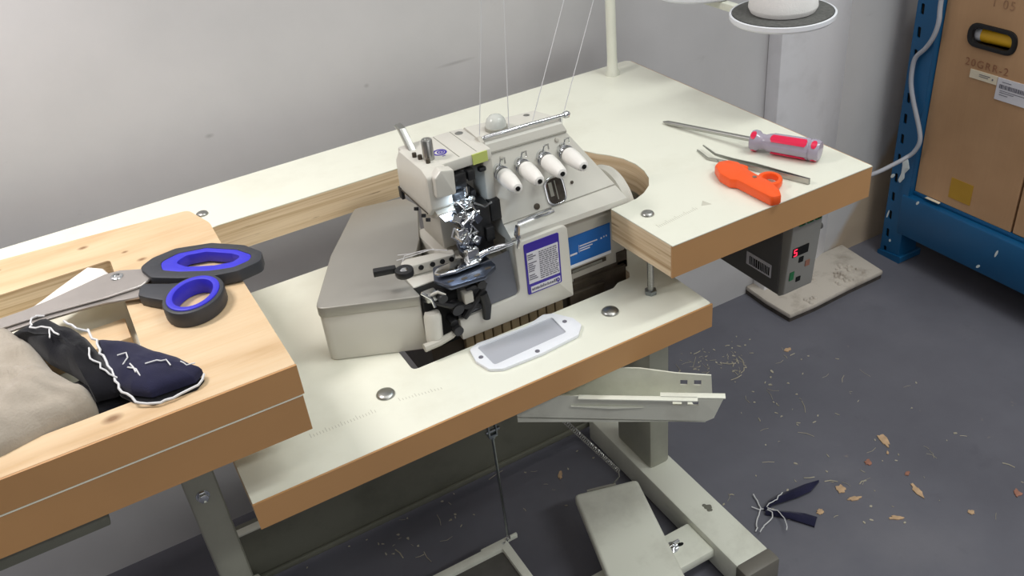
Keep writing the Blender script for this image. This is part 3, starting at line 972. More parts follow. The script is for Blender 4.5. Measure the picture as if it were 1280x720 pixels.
# tension knobs: build one, copy three
kx = [.4410, .4715, .5035, .5345]
kd = Vector((-.12, -1.0, .03)).normalized()
kb = Vector((kx[0], .9125, R(.0770)))
knob = B()
knob.lathe([(.0095, .018), (.0103, .020), (.0106, .0225), (.0098, .0245), (.0103, .0265), (.0102, .035), (.0092, .046), (.0074, .058), (.0060, .0615), (.0034, .0625), (.0030, .061), (0, .061)], kb, kd, 28)
k0 = knob.build('tension_knob', 'knob', om, 'white conical tension knob')
sub = []
sub.append(B().lathe([(.0085, -.012), (.0085, 0), (.0070, .004), (.0035, .005), (.0035, .019)], kb, kd, 18).build('knob_post', 'chrome', k0))
sub.append(B().lathe([(.0098, .010), (.0102, .0108), (.0060, .0125), (.0102, .0142), (.0098, .015)], kb, kd, 24).build('tension_disc', 'chrome', k0))
sp = []
for i in range(61):
    t_ = i / 60
    u_ = kd.orthogonal().normalized()
    v_ = kd.cross(u_)
    an = t_ * 5 * 2 * math.pi
    sp.append(kb + kd * (.015 + .0055 * t_) + .0062 * (math.cos(an) * u_ + math.sin(an) * v_))
sub.append(B().tube(sp, .0007, 5).build('tension_spring', 'steel', k0))
sub.append(B().cyl(kb + kd * .0608, kb + kd * .0632, .0026, 12).build('knob_bore', 'hole', k0))
ey_ = B().tube([kb + Vector((.002, .0, .006)), kb + Vector((.002, -.004, .016)), kb + Vector((.006, -.008, .018)), kb + Vector((.007, -.006, .010))], .0012, 6)
sub.append(ey_.build('thread_eyelet', 'chrome', k0))
for i in range(1, 4):
    off = Vector((kx[i] - kx[0], 0, -.0004 * i))
    c = k0.copy()
    COL.objects.link(c)
    c.location = off
    for s in sub:
        g = s.copy()
        COL.objects.link(g)
        g.parent = c
# rail over the face
rl = B()
rl.tube([(.430, .930, R(.110)), (.430, .927, R(.117)), (.434, .925, R(.1195)), (.495, .925, R(.1180)), (.5535, .925, R(.1155))], .0026, 10)
rl.lathe([(.004, 0), (.0045, .002), (.0045, .006), (.003, .008), (0, .008)], (.547, .925, R(.1157)), (1, 0, 0), 14)
rl.cyl((.5425, .927, R(.104)), (.5425, .925, R(.1155)), .0028, 10)
rl.build('thread_rail', 'chrome', om)
hk = B().prism(fillet([(.918, R(.104)), (.932, R(.104)), (.936, R(.117)), (.927, R(.1225)), (.918, R(.117))], .004), .4235, .4295, axis='x', bevel=.001)
hk.build('rail_bracket', 'machine2', om)
# oil sight dome
dm = B().lathe([(.0145, -.002), (.0145, .006), (.0135, .0065)], (.460, .945, R(.114)), (0, 0, 1), 28).build('dome_collar', 'creamshade', om)
B().lathe([(.0135, 0), (.0132, .004), (.0115, .009), (.0080, .013), (.0035, .015), (0, .0153)], (.460, .945, R(.1202)), (0, 0, 1), 28).build('sight_dome', 'clear', dm, 'clear domed oil sight glass')
# top cover, head cover, arm
tc = B()
tc.prism(fillet([(.338, .896), (.427, .896), (.4275, .976), (.410, .978), (.338, .978)], .004), R(.103), R(.1175), bevel=.004)
tc = tc.build('top_cover', 'machine', om)
gv = B()
gv.tube([(.3855, .900, R(.1177)), (.3855, .973, R(.1177))], .0006, 5)
gv.tube([(.4085, .900, R(.1177)), (.4085, .973, R(.1177))], .0004, 5)
gv.build('cover_groove', 'creamshade', tc)
for (x, y, r) in ((.416, .962, .117), (.513, .962, .1125)):
    B().lathe([(.0052, 0), (.0052, .0008), (.004, .0014), (0, .0014)], (x, y, R(r)), (0, 0, 1), 16).build('cover_screw', 'steel', tc)
lg = B()
lx, ly = .3725, .927
lg.prism(ell(lx, ly, .0088, .0088, 28), R(.1176), R(.1179), holes=[ell(lx, ly, .0064, .0064, 24)])
lg.prism(ell(lx + .001, ly, .0046, .0046, 20), R(.1176), R(.1179), holes=[ell(lx + .001, ly, .0028, .0028, 18)])
lg.prism(ell(lx + .001, ly, .0014, .0014, 10), R(.1176), R(.1179))
lg.prism(rect(lx - .002, lx + .002, ly - .0125, ly - .0112), R(.1176), R(.1179))
lg.build('round_emblem', 'indigo', tc, 'indigo ring emblem')
bx(B(), .400, .420, .8946, .8966, .104, .1172).build('warning_sticker', 'green', tc, 'pale yellow-green sticker')
hc = B()
hcp = fillet([(.884, R(.112)), (.884, R(.070)), (.897, R(.056)), (.986, R(.056)), (.982, R(.100)), (.966, R(.118)), (.900, R(.118))], [.006, .006, .004, .006, .01, .008, .006], 4)
hc.prism(hcp, .334, .364, axis='x', bevel=.004)
hc = hc.build('head_cover', 'machine', om)
ns = B()
ns.prism(fillet([(.340, R(.086)), (.366, R(.084)), (.367, R(.116)), (.350, R(.120)), (.341, R(.112))], .004), .876, .892, axis='y', bevel=.003)
ns.build('cover_nose', 'machine', hc)
gr = B().tube([(.3335, .897, R(.0605)), (.3335, .984, R(.0605))], .0009, 5)
gr.build('cover_groove', 'dark', hc)
bx(B(), .3325, .337, .976, .986, .046, .062, .001).build('hinge_clip', 'black', hc)
uh = B()
uh.prism(fillet([(.880, R(.062)), (.900, R(.050)), (.984, R(.050)), (.984, R(.060)), (.890, R(.066))], .002), .340, .372, axis='x', bevel=.001)
uh.build('head_underside', 'machine2', hc)
for yy in (.905, .918, .94):
    B().lathe([(.003, 0), (.003, .004), (0, .0045)], (.336, yy, R(.050)), (-.3, -.3, -1), 10).build('head_screw', 'black', hc)
pt = B().lathe([(.0068, 0), (.0068, .026), (.0058, .0275), (.0035, .0275), (.003, .0265), (0, .0265)], (.3545, .918, R(.116)), (0, 0, 1), 24).build('presser_post', 'steel', om)
lv = B()
lv.prism(fillet([(.945, R(.110)), (.957, R(.110)), (.985, R(.134)), (.996, R(.136)), (.994, R(.140)), (.978, R(.139))], .003), .345, .3535, axis='x', bevel=.001)
lv.build('release_lever', 'steel', om)
for (x, y) in ((.346, .925), (.349, .909), (.343, .935)):
    B().lathe([(.0028, 0), (.0028, .006), (0, .007)], (x, y, R(.117)), (0, 0, 1), 10).build('lever_screw', 'dark', hc)
ar = B()
bx(ar, .362, .433, .936, 1.0, -.02, .106, .004)
bx(ar, .358, .432, .945, 1.03, -.112, -.033, .004)
bx(ar, .415, .4285, .900, .94, .030, .104, .003)
ar.build('arm', 'machine2', om)
bd = B()
bx(bd, .300, .430, .900, .95, -.112, -.034, .003)
bd.build('machine_bed', 'machine', om)
bb = B()
bb.prism(fillet([(.300, .925), (.368, .915), (.372, .93), (.312, .945), (.302, .94)], .004), R(-.034), R(-.018), bevel=.003)
bb = bb.build('bed_bar', 'machine', om)
for (x, y) in ((.322, .9255), (.337, .923), (.350, .9215), (.362, .919)):
    B().lathe([(.0034, 0), (.0034, .002), (0, .0024)], (x, y - .003, R(-.024)), (0, -1, .3), 12).build('bed_screw', 'black', bb)
# black interior pieces above the needle
for a in ((.366, .388, .892, .920, .080, .100), (.366, .381, .888, .912, .060, .079), (.390, .400, .892, .93, .086, .100), (.384, .394, .900, .916, .066, .076), (.396, .404, .905, .935, .056, .066),
          (.408, .418, .897, .905, .090, .096), (.3635, .371, .880, .896, .036, .066), (.414, .429, .892, .905, .022, .050), (.402, .414, .886, .900, .000, .020)):
    bx(B(), *a, .002).build('needle_lever', 'black', om)
B().cyl((.383, .925, R(.070)), (.383, .897, R(.070)), .0045, 12).build('needle_lever', 'black', om)
# chrome needle clamp and presser assembly
RN = random.Random(12)
B().cyl((.3770, .896, R(.075)), (.3720, .890, R(.012)), .0045, 14).build('presser_bar', 'chrome', om)
B().cyl((.3870, .902, R(.10)), (.3850, .896, R(.01)), .0040, 14).build('presser_bar', 'chrome', om)
dkb = B()
for k in range(10):
    dkb.box(-.005, .005, -.003, .003, -.006, .006, .001, 1, Matrix.Translation((RN.uniform(.362, .392), RN.uniform(.880, .890), R(RN.uniform(.004, .050)))) @ Matrix.Rotation(RN.uniform(-.6, .6), 4, 'Y') @ Matrix.Rotation(RN.uniform(-.8, .8), 4, 'Z'))
dkb.build('clamp_linkage', 'bluesteel', om, 'dark blued clamp linkage')
nb = B()
for k in range(9):
    x0_, r0_ = RN.uniform(.361, .386), RN.uniform(.030, .066)
    nb.box(-.0055, .0055, -.003, .003, -.0045, .0045, .001, 1, Matrix.Translation((x0_, RN.uniform(.879, .890), R(r0_))) @ Matrix.Rotation(RN.uniform(-.9, .9), 4, 'Y') @ Matrix.Rotation(RN.uniform(-.8, .8), 4, 'Z') @ Matrix.Rotation(RN.uniform(-.8, .8), 4, 'X'))
bx(nb, .364, .390, .886, .899, .052, .070, .003)
bx(nb, .366, .390, .884, .900, .008, .022, .003)
bx(nb, .362, .376, .880, .892, .022, .034, .002)
nb.cyl((.360, .883, R(.050)), (.394, .883, R(.048)), .0030, 10)
nb.cyl((.366, .878, R(.040)), (.386, .879, R(.052)), .0022, 8)
nb = nb.build('needle_clamp', 'chrome', om, 'bright chrome needle clamp')
for x in (.368, .383):
    B().lathe([(.0035, -.002), (.0055, 0), (.0062, .003), (.0062, .016), (.0050, .019), (.0030, .019), (.0028, .016), (0, .016)], (x, .896, R(.016 if x < .37 else .013)), (.05, -1, .1), 18).build('clamp_screw', 'chrome', nb)
for pts in ([(.366, .882, .072), (.374, .878, .060), (.364, .876, .046), (.373, .875, .032), (.366, .875, .016)], [(.380, .880, .070), (.388, .877, .054), (.378, .876, .040), (.386, .876, .026)], [(.392, .890, .058), (.402, .882, .052), (.410, .878, .058)], [(.358, .880, .040), (.352, .878, .030), (.362, .876, .018)]):
    B().tube([(x, y, R(r)) for x, y, r in pts], .0014, 6).build('thread_hook', 'chrome', nb)
nd = B()
for i, x in enumerate((.3660, .3705, .3745)):
    nd.tube([(x, .884, R(.016)), (x + .001, .884, R(-.012)), (x + .001, .884, R(-.018))], [.0009, .0007, .0002], 6)
nd.build('needles', 'chrome', om)
dk = B()
bx(dk, .388, .414, .892, .936, -.012, .050, .003)
bx(dk, .376, .396, .905, .936, .030, .060, .003)
bx(dk, .376, .400, .900, .925, -.028, .010, .003)
dk.build('clamp_block', 'black', om)
# presser foot and throat plate
th = B().prism(fillet([(.318, .872), (.328, .848), (.374, .843), (.396, .856), (.396, .890), (.330, .902)], .006, 3), R(-.022), R(-.016), bevel=.001)
th = th.build('throat_plate', 'bluesteel', om, 'blued steel throat plate')
for (x, y) in ((.334, .858), (.350, .853), (.366, .850), (.384, .856), (.340, .892)):
    B().prism(fillet(rect(x - .004, x + .004, y - .0022, y + .0022), .0015), R(-.0161), R(-.0157)).build('plate_slot', 'dark', th)
pf = B()
pf.prism(fillet([(.320, .876), (.325, .869), (.345, .864), (.378, .865), (.388, .873), (.384, .884), (.350, .887), (.328, .884)], .005, 4), R(-.0125), R(-.0085), bevel=.0015)
pf.tube([(.380, .876, R(-.008)), (.392, .874, R(-.004)), (.406, .866, R(-.001)), (.424, .860, R(.004))], [.005, .0045, .003, .003], 10)
bx(pf, .366, .382, .870, .886, -.010, .008, .002)
pf.build('presser_foot', 'chrome', om)
ch = B()
ch.tube([(.431, .856, R(.028)), (.448, .853, R(.031)), (.470, .852, R(.031)), (.482, .856, R(.030))], .0022, 8)
ch.tube([(.431, .856, R(.032)), (.450, .853, R(.035)), (.478, .853, R(.036))], .0012, 6)
ch.tube([(.431, .856, R(.028)), (.427, .853, R(.018)), (.429, .852, R(.008)), (.427, .853, R(-.002))], [.0030, .0040, .0028, .0018], 8)
ch.tube([(.427, .853, R(.010)), (.412, .852, R(.010)), (.400, .853, R(.012)), (.388, .858, R(.008))], .0016, 8)
ch.build('lift_lever', 'chrome', om)
# loopers
lp = B()
bx(lp, .298, .345, .868, .905, -.112, -.036, .003)
lp.build('looper_well', 'hole', om)
lk = B()
lk.tube([(.300, .866, R(-.034)), (.330, .858, R(-.050)), (.352, .856, R(-.058)), (.366, .855, R(-.062))], [.003, .005, .005, .004], 8)
lk.tube([(.344, .857, R(-.074)), (.356, .855, R(-.060)), (.372, .855, R(-.044)), (.376, .855, R(-.034))], [.004, .005, .004, .004], 8)
lk.tube([(.371, .853, R(-.046)), (.374, .852, R(-.066)), (.372, .852, R(-.084))], [.006, .0065, .005], 10)
lk.tube([(.352, .858, R(-.036)), (.362, .856, R(-.034)), (.372, .855, R(-.036))], .004, 8)
lk.cyl((.336, .866, R(-.055)), (.336, .852, R(-.057)), .008, 16)
lk.cyl((.328, .866, R(-.071)), (.328, .852, R(-.073)), .005, 14)
lk.cyl((.318, .864, R(-.030)), (.318, .850, R(-.032)), .006, 14)
lk.cyl((.370, .858, R(-.030)), (.370, .848, R(-.031)), .006, 14)
bx(lk, .338, .372, .862, .878, -.104, -.072, .002)
lk.build('loopers', 'black', om, 'black looper levers')
B().tube([(.302, .862, R(-.028)), (.314, .855, R(-.022)), (.322, .852, R(-.028))], .0018, 8).build('looper_guide', 'machine2', om)
B().tube([(.296, .862, R(-.020)), (.306, .858, R(-.030)), (.308, .856, R(-.042))], .0022, 8).build('looper_guide', 'chrome', om)
bx(B(), .345, .358, .850, .862, -.052, -.036, .002).build('looper_block', 'machine2', om)
bx(B(), .300, .316, .858, .872, -.036, -.024, .002).build('looper_block', 'steel', om)
cy = B().lathe([(.0105, 0), (.011, .004), (.011, .034), (.009, .040), (0, .040)], (.3025, .862, R(-.093)), (.08, .05, 1), 20)
cy.build('looper_cap', 'machine', om)
lo_ = B().tube([(.284, .853, R(-.092)), (.305, .853, R(-.092)), (.322, .853, R(-.089)), (.334, .854, R(-.084))], [.0055, .005, .0045, .003], 8)
lo_.build('looper_bar', 'machine2', om)
lo_ = B().cyl((.330, .855, R(-.083)), (.330, .846, R(-.083)), .0065, 16)
lo_.build('looper_screw', 'black', om)
# bar with ring reaching over the cloth plate
bar = B()
bar.prism([(.255, .905), (.282, .897), (.284, .905), (.258, .914)], R(-.004), R(.004), bevel=.001)
bar.prism(ell(.289, .890, .0115, .0115, 24), R(-.006), R(.003), holes=[ell(.289, .890, .0048, .0048, 16)], bevel=.0015)
bar.build('feed_lever', 'black', om)
B().lathe([(.0048, 0), (.0048, .006), (.003, .007), (0, .007)], (.289, .890, R(-.004)), (0, 0, 1), 16).build('lever_pivot', 'chrome', om)
# swung-open cloth plate
pd = Vector((.115, -.053, 0)).normalized()
pq = Vector((.053, .115, 0)).normalized()
PX = lambda pts: pts
plate = fillet([(.180, .925), (.298, .871), (.296, .938), (.334, .966), (.354, 1.0), (.392, 1.09), (.385, 1.125), (.314, 1.140), (.240, 1.035)], [.012, .003, .004, .008, .02, .02, .012, .012, .05], 4)
low = [(x + (.285 - x) * .015, y + (1.0 - y) * .015) for x, y in plate]
cl = B().prism(low, LZ + .0008, R(-.044), bevel=.002)
cl = cl.build('cloth_plate_base', 'machine', om)
B().prism(plate, R(-.0445), R(-.030), bevel=.004, seg=3).build('cloth_plate', 'silver', om, 'silver-grey swung-out cloth plate')
# oil pan with ribs under the cover
op = B()
bx(op, .300, .600, .874, 1.03, -.19, -.104)
op.build('oil_pan', 'dark', om)
for i in range(11):
    x = .345 + i * .0135
    bx(B(), x, x + .0115, .8655, .875, -.19, -.1095, .001).build('pan_rib', 'rib', om)
bx(B(), .504, .560, .868, .8745, -.19, -.114, .001).build('pan_lug', 'dark', om)
# handwheel side
hw = B().lathe([(.0, 0), (.045, 0), (.053, .003), (.056, .010), (.053, .016), (.045, .018), (0, .018)], (.598, .918, R(-.030)), (1, 0, 0), 40)
hw.build('handwheel', 'machine', om)
bg = B()
bx(bg, .617, .636, .93, 1.0, -.12, -.02, .003)
bx(bg, .640, .646, .905, .918, -.09, -.03, .001)
bg.build('belt_guard', 'black', om)
# lamp under the head
bx(B(), .350, .366, .886, .902, .0485, .052).build('work_lamp', 'led', om, 'small lit LED work lamp')
ld = bpy.data.lights.new('work_light', 'AREA')
ld.shape, ld.size, ld.energy, ld.color = 'SQUARE', .010, .03, (.62, .80, 1.0)
lo2 = bpy.data.objects.new('work_light', ld)
lo2.location = (.374, .874, R(.084))
dv = Vector((.376, .886, R(.01))) - Vector(lo2.location)
lo2.rotation_euler = dv.to_track_quat('-Z', 'Y').to_euler()
COL.objects.link(lo2)
# loose thread tails at the bed
tt = B()
tt.tube([(.305, .962, R(-.027)), (.325, .952, R(-.022)), (.345, .938, R(-.014)), (.360, .92, R(-.012))], .0007, 5)
tt.tube([(.312, .975, R(-.028)), (.322, .955, R(-.020)), (.340, .945, R(-.016)), (.352, .93, R(-.014))], .0006, 5)
tt.tube([(.308, .950, R(-.026)), (.315, .958, R(-.022)), (.330, .95, R(-.018)), (.350, .94, R(-.016))], .0006, 5)
tt.build('thread_tails', 'thread', om)

# ------------------------------------------------------------------ thread stand, cones, threads
ts = thing('thread_stand', 'cream steel thread stand pole bolted at the rear corner of the table with foam-padded trays', 'thread stand', (0.845, 1.254, T))
B().lathe([(.0125, 0), (.0125, .004), (.0095, .010), (.0085, .03), (.0085, 1.06)], (.845, 1.254, T), (0, 0, 1), 24).build('pole', 'cream', ts)
zt = 0.886
am = B()
am.box(.83, .957, 1.245, 1.259, zt + .08, zt + .095, .002)
am.box(.943, .957, 1.245, 1.259, zt - .022, zt + .095, .002)
am.box(.943, .957, .93, 1.25, zt - .022, zt - .010, .002)
am.build('tray_arm', 'cream', ts)
ga = B()
ga.tube([(.845, 1.254, 1.79), (.845, .95, 1.79)], .006, 10)
ga.tube([(.5, .95, 1.79), (.98, .95, 1.79)], .005, 10)
ga.build('guide_arm', 'steel', ts)
trs = [(.951, .968), (.958, 1.165)]
for i, (x, y) in enumerate(trs):
    t_ = B().lathe([(.0, 0), (.073, 0), (.0755, .003), (.0755, .009), (.0725, .0095), (.072, .005), (0, .005)], (x, y, zt - .009), (0, 0, 1), 56).build('spool_tray', 'traywhite', ts)
    B().lathe([(.071, 0), (.071, .005), (.069, .006), (0, .006)], (x, y, zt - .004), (0, 0, 1), 48).build('foam_pad', 'foam', t_, 'grey foam pad')
    B().cyl((x, y, zt), (x, y, zt + .16), .004, 10).build('spindle', 'steel', ts)
    c_ = thing('thread_cone', ('white thread cone on the round tray over the table corner', 'white thread cone on the tray nearer the wall')[i], 'thread cone', (x, y, zt + .002), 'cones on the thread stand')
    pr = [(.0, 0), (.046, 0), (.049, .006)]
    for k in range(14):
        f = k / 13
        pr.append((.049 - .022 * f + (.0004 if k % 2 else 0), .008 + .125 * f))
    pr += [(.020, .137), (.0, .137)]
    B().lathe(pr, (x, y, zt + .003), (0, 0, 1), 48).build('wound_thread', 'cone', c_)
    B().lathe([(.016, .0), (.013, .02), (0, .02)], (x, y, zt + .139), (0, 0, 1), 20).build('cone_core', 'creamshade', c_)
tl_ = [((.429, .930, R(.122)), (.573, .95, 1.79), 'white thread rising to the rail bracket beside the dome'),
       ((.469, .928, R(.121)), (.542, .95, 1.79), 'white thread rising to the rail beside the sight dome'),
       ((.503, .928, R(.120)), (.902, .95, 1.79), 'white thread rising to the middle of the rail'),
       ((.549, .928, R(.118)), (.940, .95, 1.79), 'white thread rising to the capped end of the rail')]
for a_, b_, lbl in tl_:
    t_ = B().tube([a_, Vector(a_).lerp(Vector(b_), .5), b_], .00055, 6).build('sewing_thread', 'thread', None, None, True, 60, a_)
    tag(t_, lbl, 'thread', 'threads running up from the machine')

# ------------------------------------------------------------------ control box under the table
ct = thing('control_box', 'dark grey motor control box with red digit hung under the table end', 'control box', (.85, .9, .69))
B().box(.816, .874, .800, 1.0, .534, .690, .004).build('control_case', 'ctrl', ct)
fc = B().prism([(.790, .540), (.800, .532), (.806, .534), (.806, .690), (.783, .690), (.783, .645)], .818, .8735, axis='x', bevel=.002)
fc = fc.build('control_panel', 'ctrlface', ct, 'lighter grey front panel')
rimx = [Vector((.8165, .7895, .545)), Vector((.8165, .7895, .560))]
pnv = Vector((0, -.105, -.007)).normalized()


def pan(x, z, out=0.0):
    f = (z - .540) / .105
    return (x, .790 - .007 * f - out, z)


def pbox(name, x0, x1, z0, z1, m, out=.0012, par=fc):
    b_ = B()
    p = [pan(x0, z0, -.001), pan(x1, z0, -.001), pan(x1, z1, -.001), pan(x0, z1, -.001)]
    q = [pan(x0, z0, out), pan(x1, z0, out), pan(x1, z1, out), pan(x0, z1, out)]
    b_.loft([p, q])
    return b_.build(name, m, par, None, False)


dsp = pbox('display', .8235, .853, .604, .6185, 'hole')
for (x0, x1, z0, z1) in ((.8255, .8305, .6160, .6172), (.8250, .8262, .6115, .6165), (.8255, .8305, .6108, .6120), (.8298, .8310, .6060, .6112), (.8255, .8305, .6055, .6067)):
    pbox('digit_segment', x0, x1, z0, z1, 'red', .0018, dsp)
for (x0, x1, z0, z1, mm) in ((.838, .846, .590, .599, 'hole'), (.838, .846, .556, .564, 'hole'), (.824, .832, .563, .577, 'kgreen'), (.852, .860, .578, .588, 'rust')):
    pbox('panel_key', x0, x1, z0, z1, mm)
for x in (.828, .843, .858):
    k_ = B().box(x, x + .011, .780, .784, .655, .668, .001).build('plug_socket', 'kgreen', fc)
    B().box(x + .0025, x + .0085, .7795, .7805, .6575, .6655).build('socket_hole', 'hole', k_)
B().lathe([(.005, 0), (.005, .008), (.004, .010), (0, .010)], (.874, .795, .633), (1, -.3, 0), 14).build('side_knob', 'ctrl', ct)
lbx = B().box(.8152, .8162, .816, .868, .557, .579).build('barcode_label', 'paper', ct, 'white barcode label')
bc = B()
y_ = .819
for i in range(12):
    w_ = R4.uniform(.0012, .0034)
    bc.box(.8148, .8153, y_, y_ + w_, .560, .574)
    y_ += w_ + .0016
bc.build('barcode', 'hole', lbx, smooth=False)['kind'] = 'stuff'
cc = B().tube([(.870, .80, .69), (.884, .815, .66), (.892, .84, .62), (.893, .85, .58), (.888, .845, .555), (.876, .83, .538), (.862, .81, .531)], .0022, 8).build('cable_lead', 'blackcable', ct)

# ------------------------------------------------------------------ pedals, pull rod, spring
pa = thing('treadle_pedal', 'wide cream treadle pedal beside the cream foot beam', 'pedal', (.60, .85, .08))
pdv = Vector((-.275, -.961, 0)).normalized()
ps = Vector((.961, -.275, 0)).normalized()
xf = frame2d(Vector((.617, .982, .100)), ps, -pdv, Vector((0, 0, 1)))
pb_ = B().prism(fillet(rect(-.060, .060, -.34, 0), .010, 5), -.022, 0, bevel=.006, seg=3, xf=xf)
pb_.build('pedal_plate', 'cream', pa)
B().box(-.035, .02, 0, .004, -.014, -.001, .001, xf=xf).build('pedal_hinge', 'creamshade', pa)
B().box(-.02, .02, -.20, -.12, -.085, -.022, .003, xf=xf).build('pedal_bracket', 'creamshade', pa)
pb2 = thing('presser_pedal', 'cream pedal with recessed dark mat at the bottom edge', 'pedal', (.31, .85, .08))
B().prism(fillet(rect(.205, .407, .70, .978), .008, 4), .078, .100, holes=[fillet(rect(.220, .392, .715, .963), .004, 3)], bevel=.003).build('pedal_frame', 'cream', pb2)
B().prism(rect(.2195, .3925, .7145, .9635), .080, .0915).build('rubber_mat', 'rubber', pb2, 'recessed dark mat')
B().box(.36, .43, .978, .983, .088, .098, .001).build('pedal_lug', 'cream', pb2)
B().box(.29, .33, .80, .88, 0.0, .08, .003).build('pedal_bracket', 'creamshade', pb2)
rd = thing('pull_rod', 'thin steel pull rod hanging down to the recessed pedal', 'rod', (.405, .97, .1))
rp = Vector((.382, .913, .405))
rq = Vector((.409, .972, .115))
B().tube([rp, rq], .0022, 8).build('rod', 'zinc', rd)
cvz = B()
for s in (-.006, .006):
    cvz.box(rp.x + s - .0012, rp.x + s + .0012, rp.y - .005, rp.y + .005, rp.z + .002, rp.z + .030, .0006)
cvz.box(rp.x - .0072, rp.x + .0072, rp.y - .005, rp.y + .005, rp.z - .002, rp.z + .003, .0006)
cvz.cyl(rp + Vector((-.010, -.001, .009)), rp + Vector((.012, -.001, .009)), .0032, 10)
cvz.cyl(rp - Vector((0, 0, .006)), rp, .0045, 10)
cvz.build('clevis', 'zinc', rd)
B().tube([rp + Vector((0, 0, .026)), Vector((.385, .925, .60))], .002, 8).build('rod_link', 'zinc', rd)
hkz = B().tube([rq, rq + Vector((.002, .004, -.012)), rq + Vector((-.004, .002, -.018)), rq + Vector((-.012, -.002, -.014))], .0024, 8)
hkz.lathe([(.005, -.002), (.005, .002), (0, .003)], rq + Vector((.002, .002, -.008)), (1, -.6, .3), 10)
hkz.build('rod_hook', 'chrome', rd)
sg = thing('coil_spring', 'thin coil spring stretched down to the wide treadle pedal', 'spring', (.62, .97, .1))
sa, sb_ = Vector((.486, .915, .400)), Vector((.628, .955, .155))
sax = (sb_ - sa).normalized()
su = sax.orthogonal().normalized()
sv = sax.cross(su)
N_ = 420
B().tube([sa.lerp(sb_, i / N_) + .0036 * (math.cos(i * .62) * su + math.sin(i * .62) * sv) for i in range(N_ + 1)], .0008, 5).build('coils', 'steel', sg)
B().tube([sb_, sb_ + Vector((.004, .004, -.02)), Vector((.632, .981, .098))], .001, 6).build('spring_hook', 'steel', sg)
B().tube([sa, Vector((.44, .925, .48)), Vector((.40, .93, .60))], .001, 6).build('spring_wire', 'steel', sg)

# ------------------------------------------------------------------ blue rack with boxes
rk = thing('pallet_rack', 'blue painted steel pallet rack standing in the corner by the wall', 'rack', (1.74, 1.31, 0))
ph = [[rect(y - .0055, y + .0055, z - .014, z + .014)] for y, z in ((1.322, .022),)]
hz = [.016, .068, .120, .172, .224, .276, .328, .380, .432, .484, .536, .588, .640, .692, .744]
holes_ = [fillet([(1.321, z - .013), (1.330, z - .011), (1.331, z + .013), (1.322, z + .012)], .003, 2) for z in hz]
post = B()
post.prism([(1.283, 0.0), (1.341, 0.0), (1.341, 2.0), (1.283, 2.0)], 1.719, 1.722, axis='x', holes=holes_)
post.box(1.7215, 1.78, 1.338, 1.341, 0, 2.0)
post.box(1.7215, 1.78, 1.283, 1.286, 0, 2.0)
post = post.build('upright_post', 'rack', rk, None, False)
for z in hz:
    B().box(1.724, 1.7255, 1.315, 1.337, z - .018, z + .018).build('post_slot', 'hole', post)
B().prism(fillet([(1.274, .0), (1.345, .0), (1.345, .012), (1.274, .02)], .004), 1.715, 1.79, axis='x').build('post_foot', 'rack', rk)
bm_ = B()
bm_.box(1.716, 1.76, .30, 1.300, .082, .190, .004)
bm_.box(1.735, 1.762, .30, 1.300, .190, .199, .002)
bm_ = bm_.build('shelf_beam', 'rack', rk, 'scuffed blue shelf beam')
B().box(1.7355, 2.5, .30, 1.28, .1955, .200).build('shelf_deck', 'rack', rk, 'shelf deck under the boxes', False)
ab = B()
for (y, z, a0, rx, rz) in ((1.252, .186, .5, .003, .006), (1.030, .150, .2, .0025, .010), (1.066, .098, -.9, .006, .003)):
    ab.prism(ell(y, z, rx, rz, 10, a0), 1.7152, 1.7162, axis='x')
for (y, z, a0, rx, rz) in ((1.336, .226, -.9, .008, .004), (1.333, .120, .2, .002, .012), (1.315, .05, .2, .003, .004), (1.300, .41, .2, .003, .003)):
    ab.prism(ell(y, z, rx, rz, 10, a0), 1.7182, 1.7192, axis='x')
ab.build('paint_chips', 'chip', rk, 'white paint chips')['kind'] = 'stuff'
pd_ = B()
pd_.prism(fillet([(1.300, .285), (1.292, .262), (1.303, .245), (1.302, .232), (1.312, .215), (1.318, .222), (1.312, .243), (1.312, .262), (1.315, .280)], .005, 3), 1.7165, 1.7192, axis='x', bevel=.0008)
pd_.build('paint_drip', 'chip', rk, 'dried white drip')
tp = B()
tp.prism([(1.245, .1992), (1.205, .1993), (1.207, .2005), (1.243, .2006)], 1.728, 1.736, axis='x')
tp.build('tape_scrap', 'ivory', rk)


def carton(y0, y1, z0, z1, label):
    c_ = thing('cardboard_box', label, 'box', (1.9, (y0 + y1) / 2, z0), 'cardboard boxes on the rack')
    return c_


z0 = .201
c1 = carton(1.022, 1.283, z0, .78, 'brown cardboard box with black hand hole and paper labels on the rack')
hh = fillet([(1.104, .592), (1.104, .646), (1.214, .630), (1.214, .578)], .024, 8)
# hand hole outline in (y,z)
hy, hz_ = 1.160, .608
hh = fillet(rect(hy - .058, hy + .058, hz_ - .026, hz_ + .026), .0255, 8)
hin = fillet(rect(hy - .046, hy + .046, hz_ - .0165, hz_ + .0165), .0162, 8)
B().prism(rect(1.024, 1.281, z0, .78), 1.738, 1.742, axis='x', holes=[hh]).build('box_face', 'card', c1, None, False)
sd_ = B()
sd_.box(1.742, 2.15, 1.277, 1.281, z0, .78)
sd_.box(1.742, 2.15, 1.024, 1.028, z0, .78)
sd_.box(1.742, 2.15, 1.028, 1.277, z0, z0 + .004)
sd_.box(2.146, 2.15, 1.028, 1.277, z0, .78)
sd_.build('box_sides', 'card', c1, None, False)
B().box(1.735, 2.152, 1.022, 1.283, .78, .80, .001).build('box_lid', 'card', c1, None, False)
gpz = B().prism(hh, 1.7345, 1.744, axis='x', holes=[hin], bevel=.0015)
gpz.build('hand_hole_rim', 'jet', c1, 'black plastic hand-hole rim')
ct1 = B().cyl((1.763, 1.195, .604), (1.763, 1.10, .608), .017, 20)
ct1.build('yellow_tube', 'yellow', c1, 'yellow tube seen inside the hand hole')
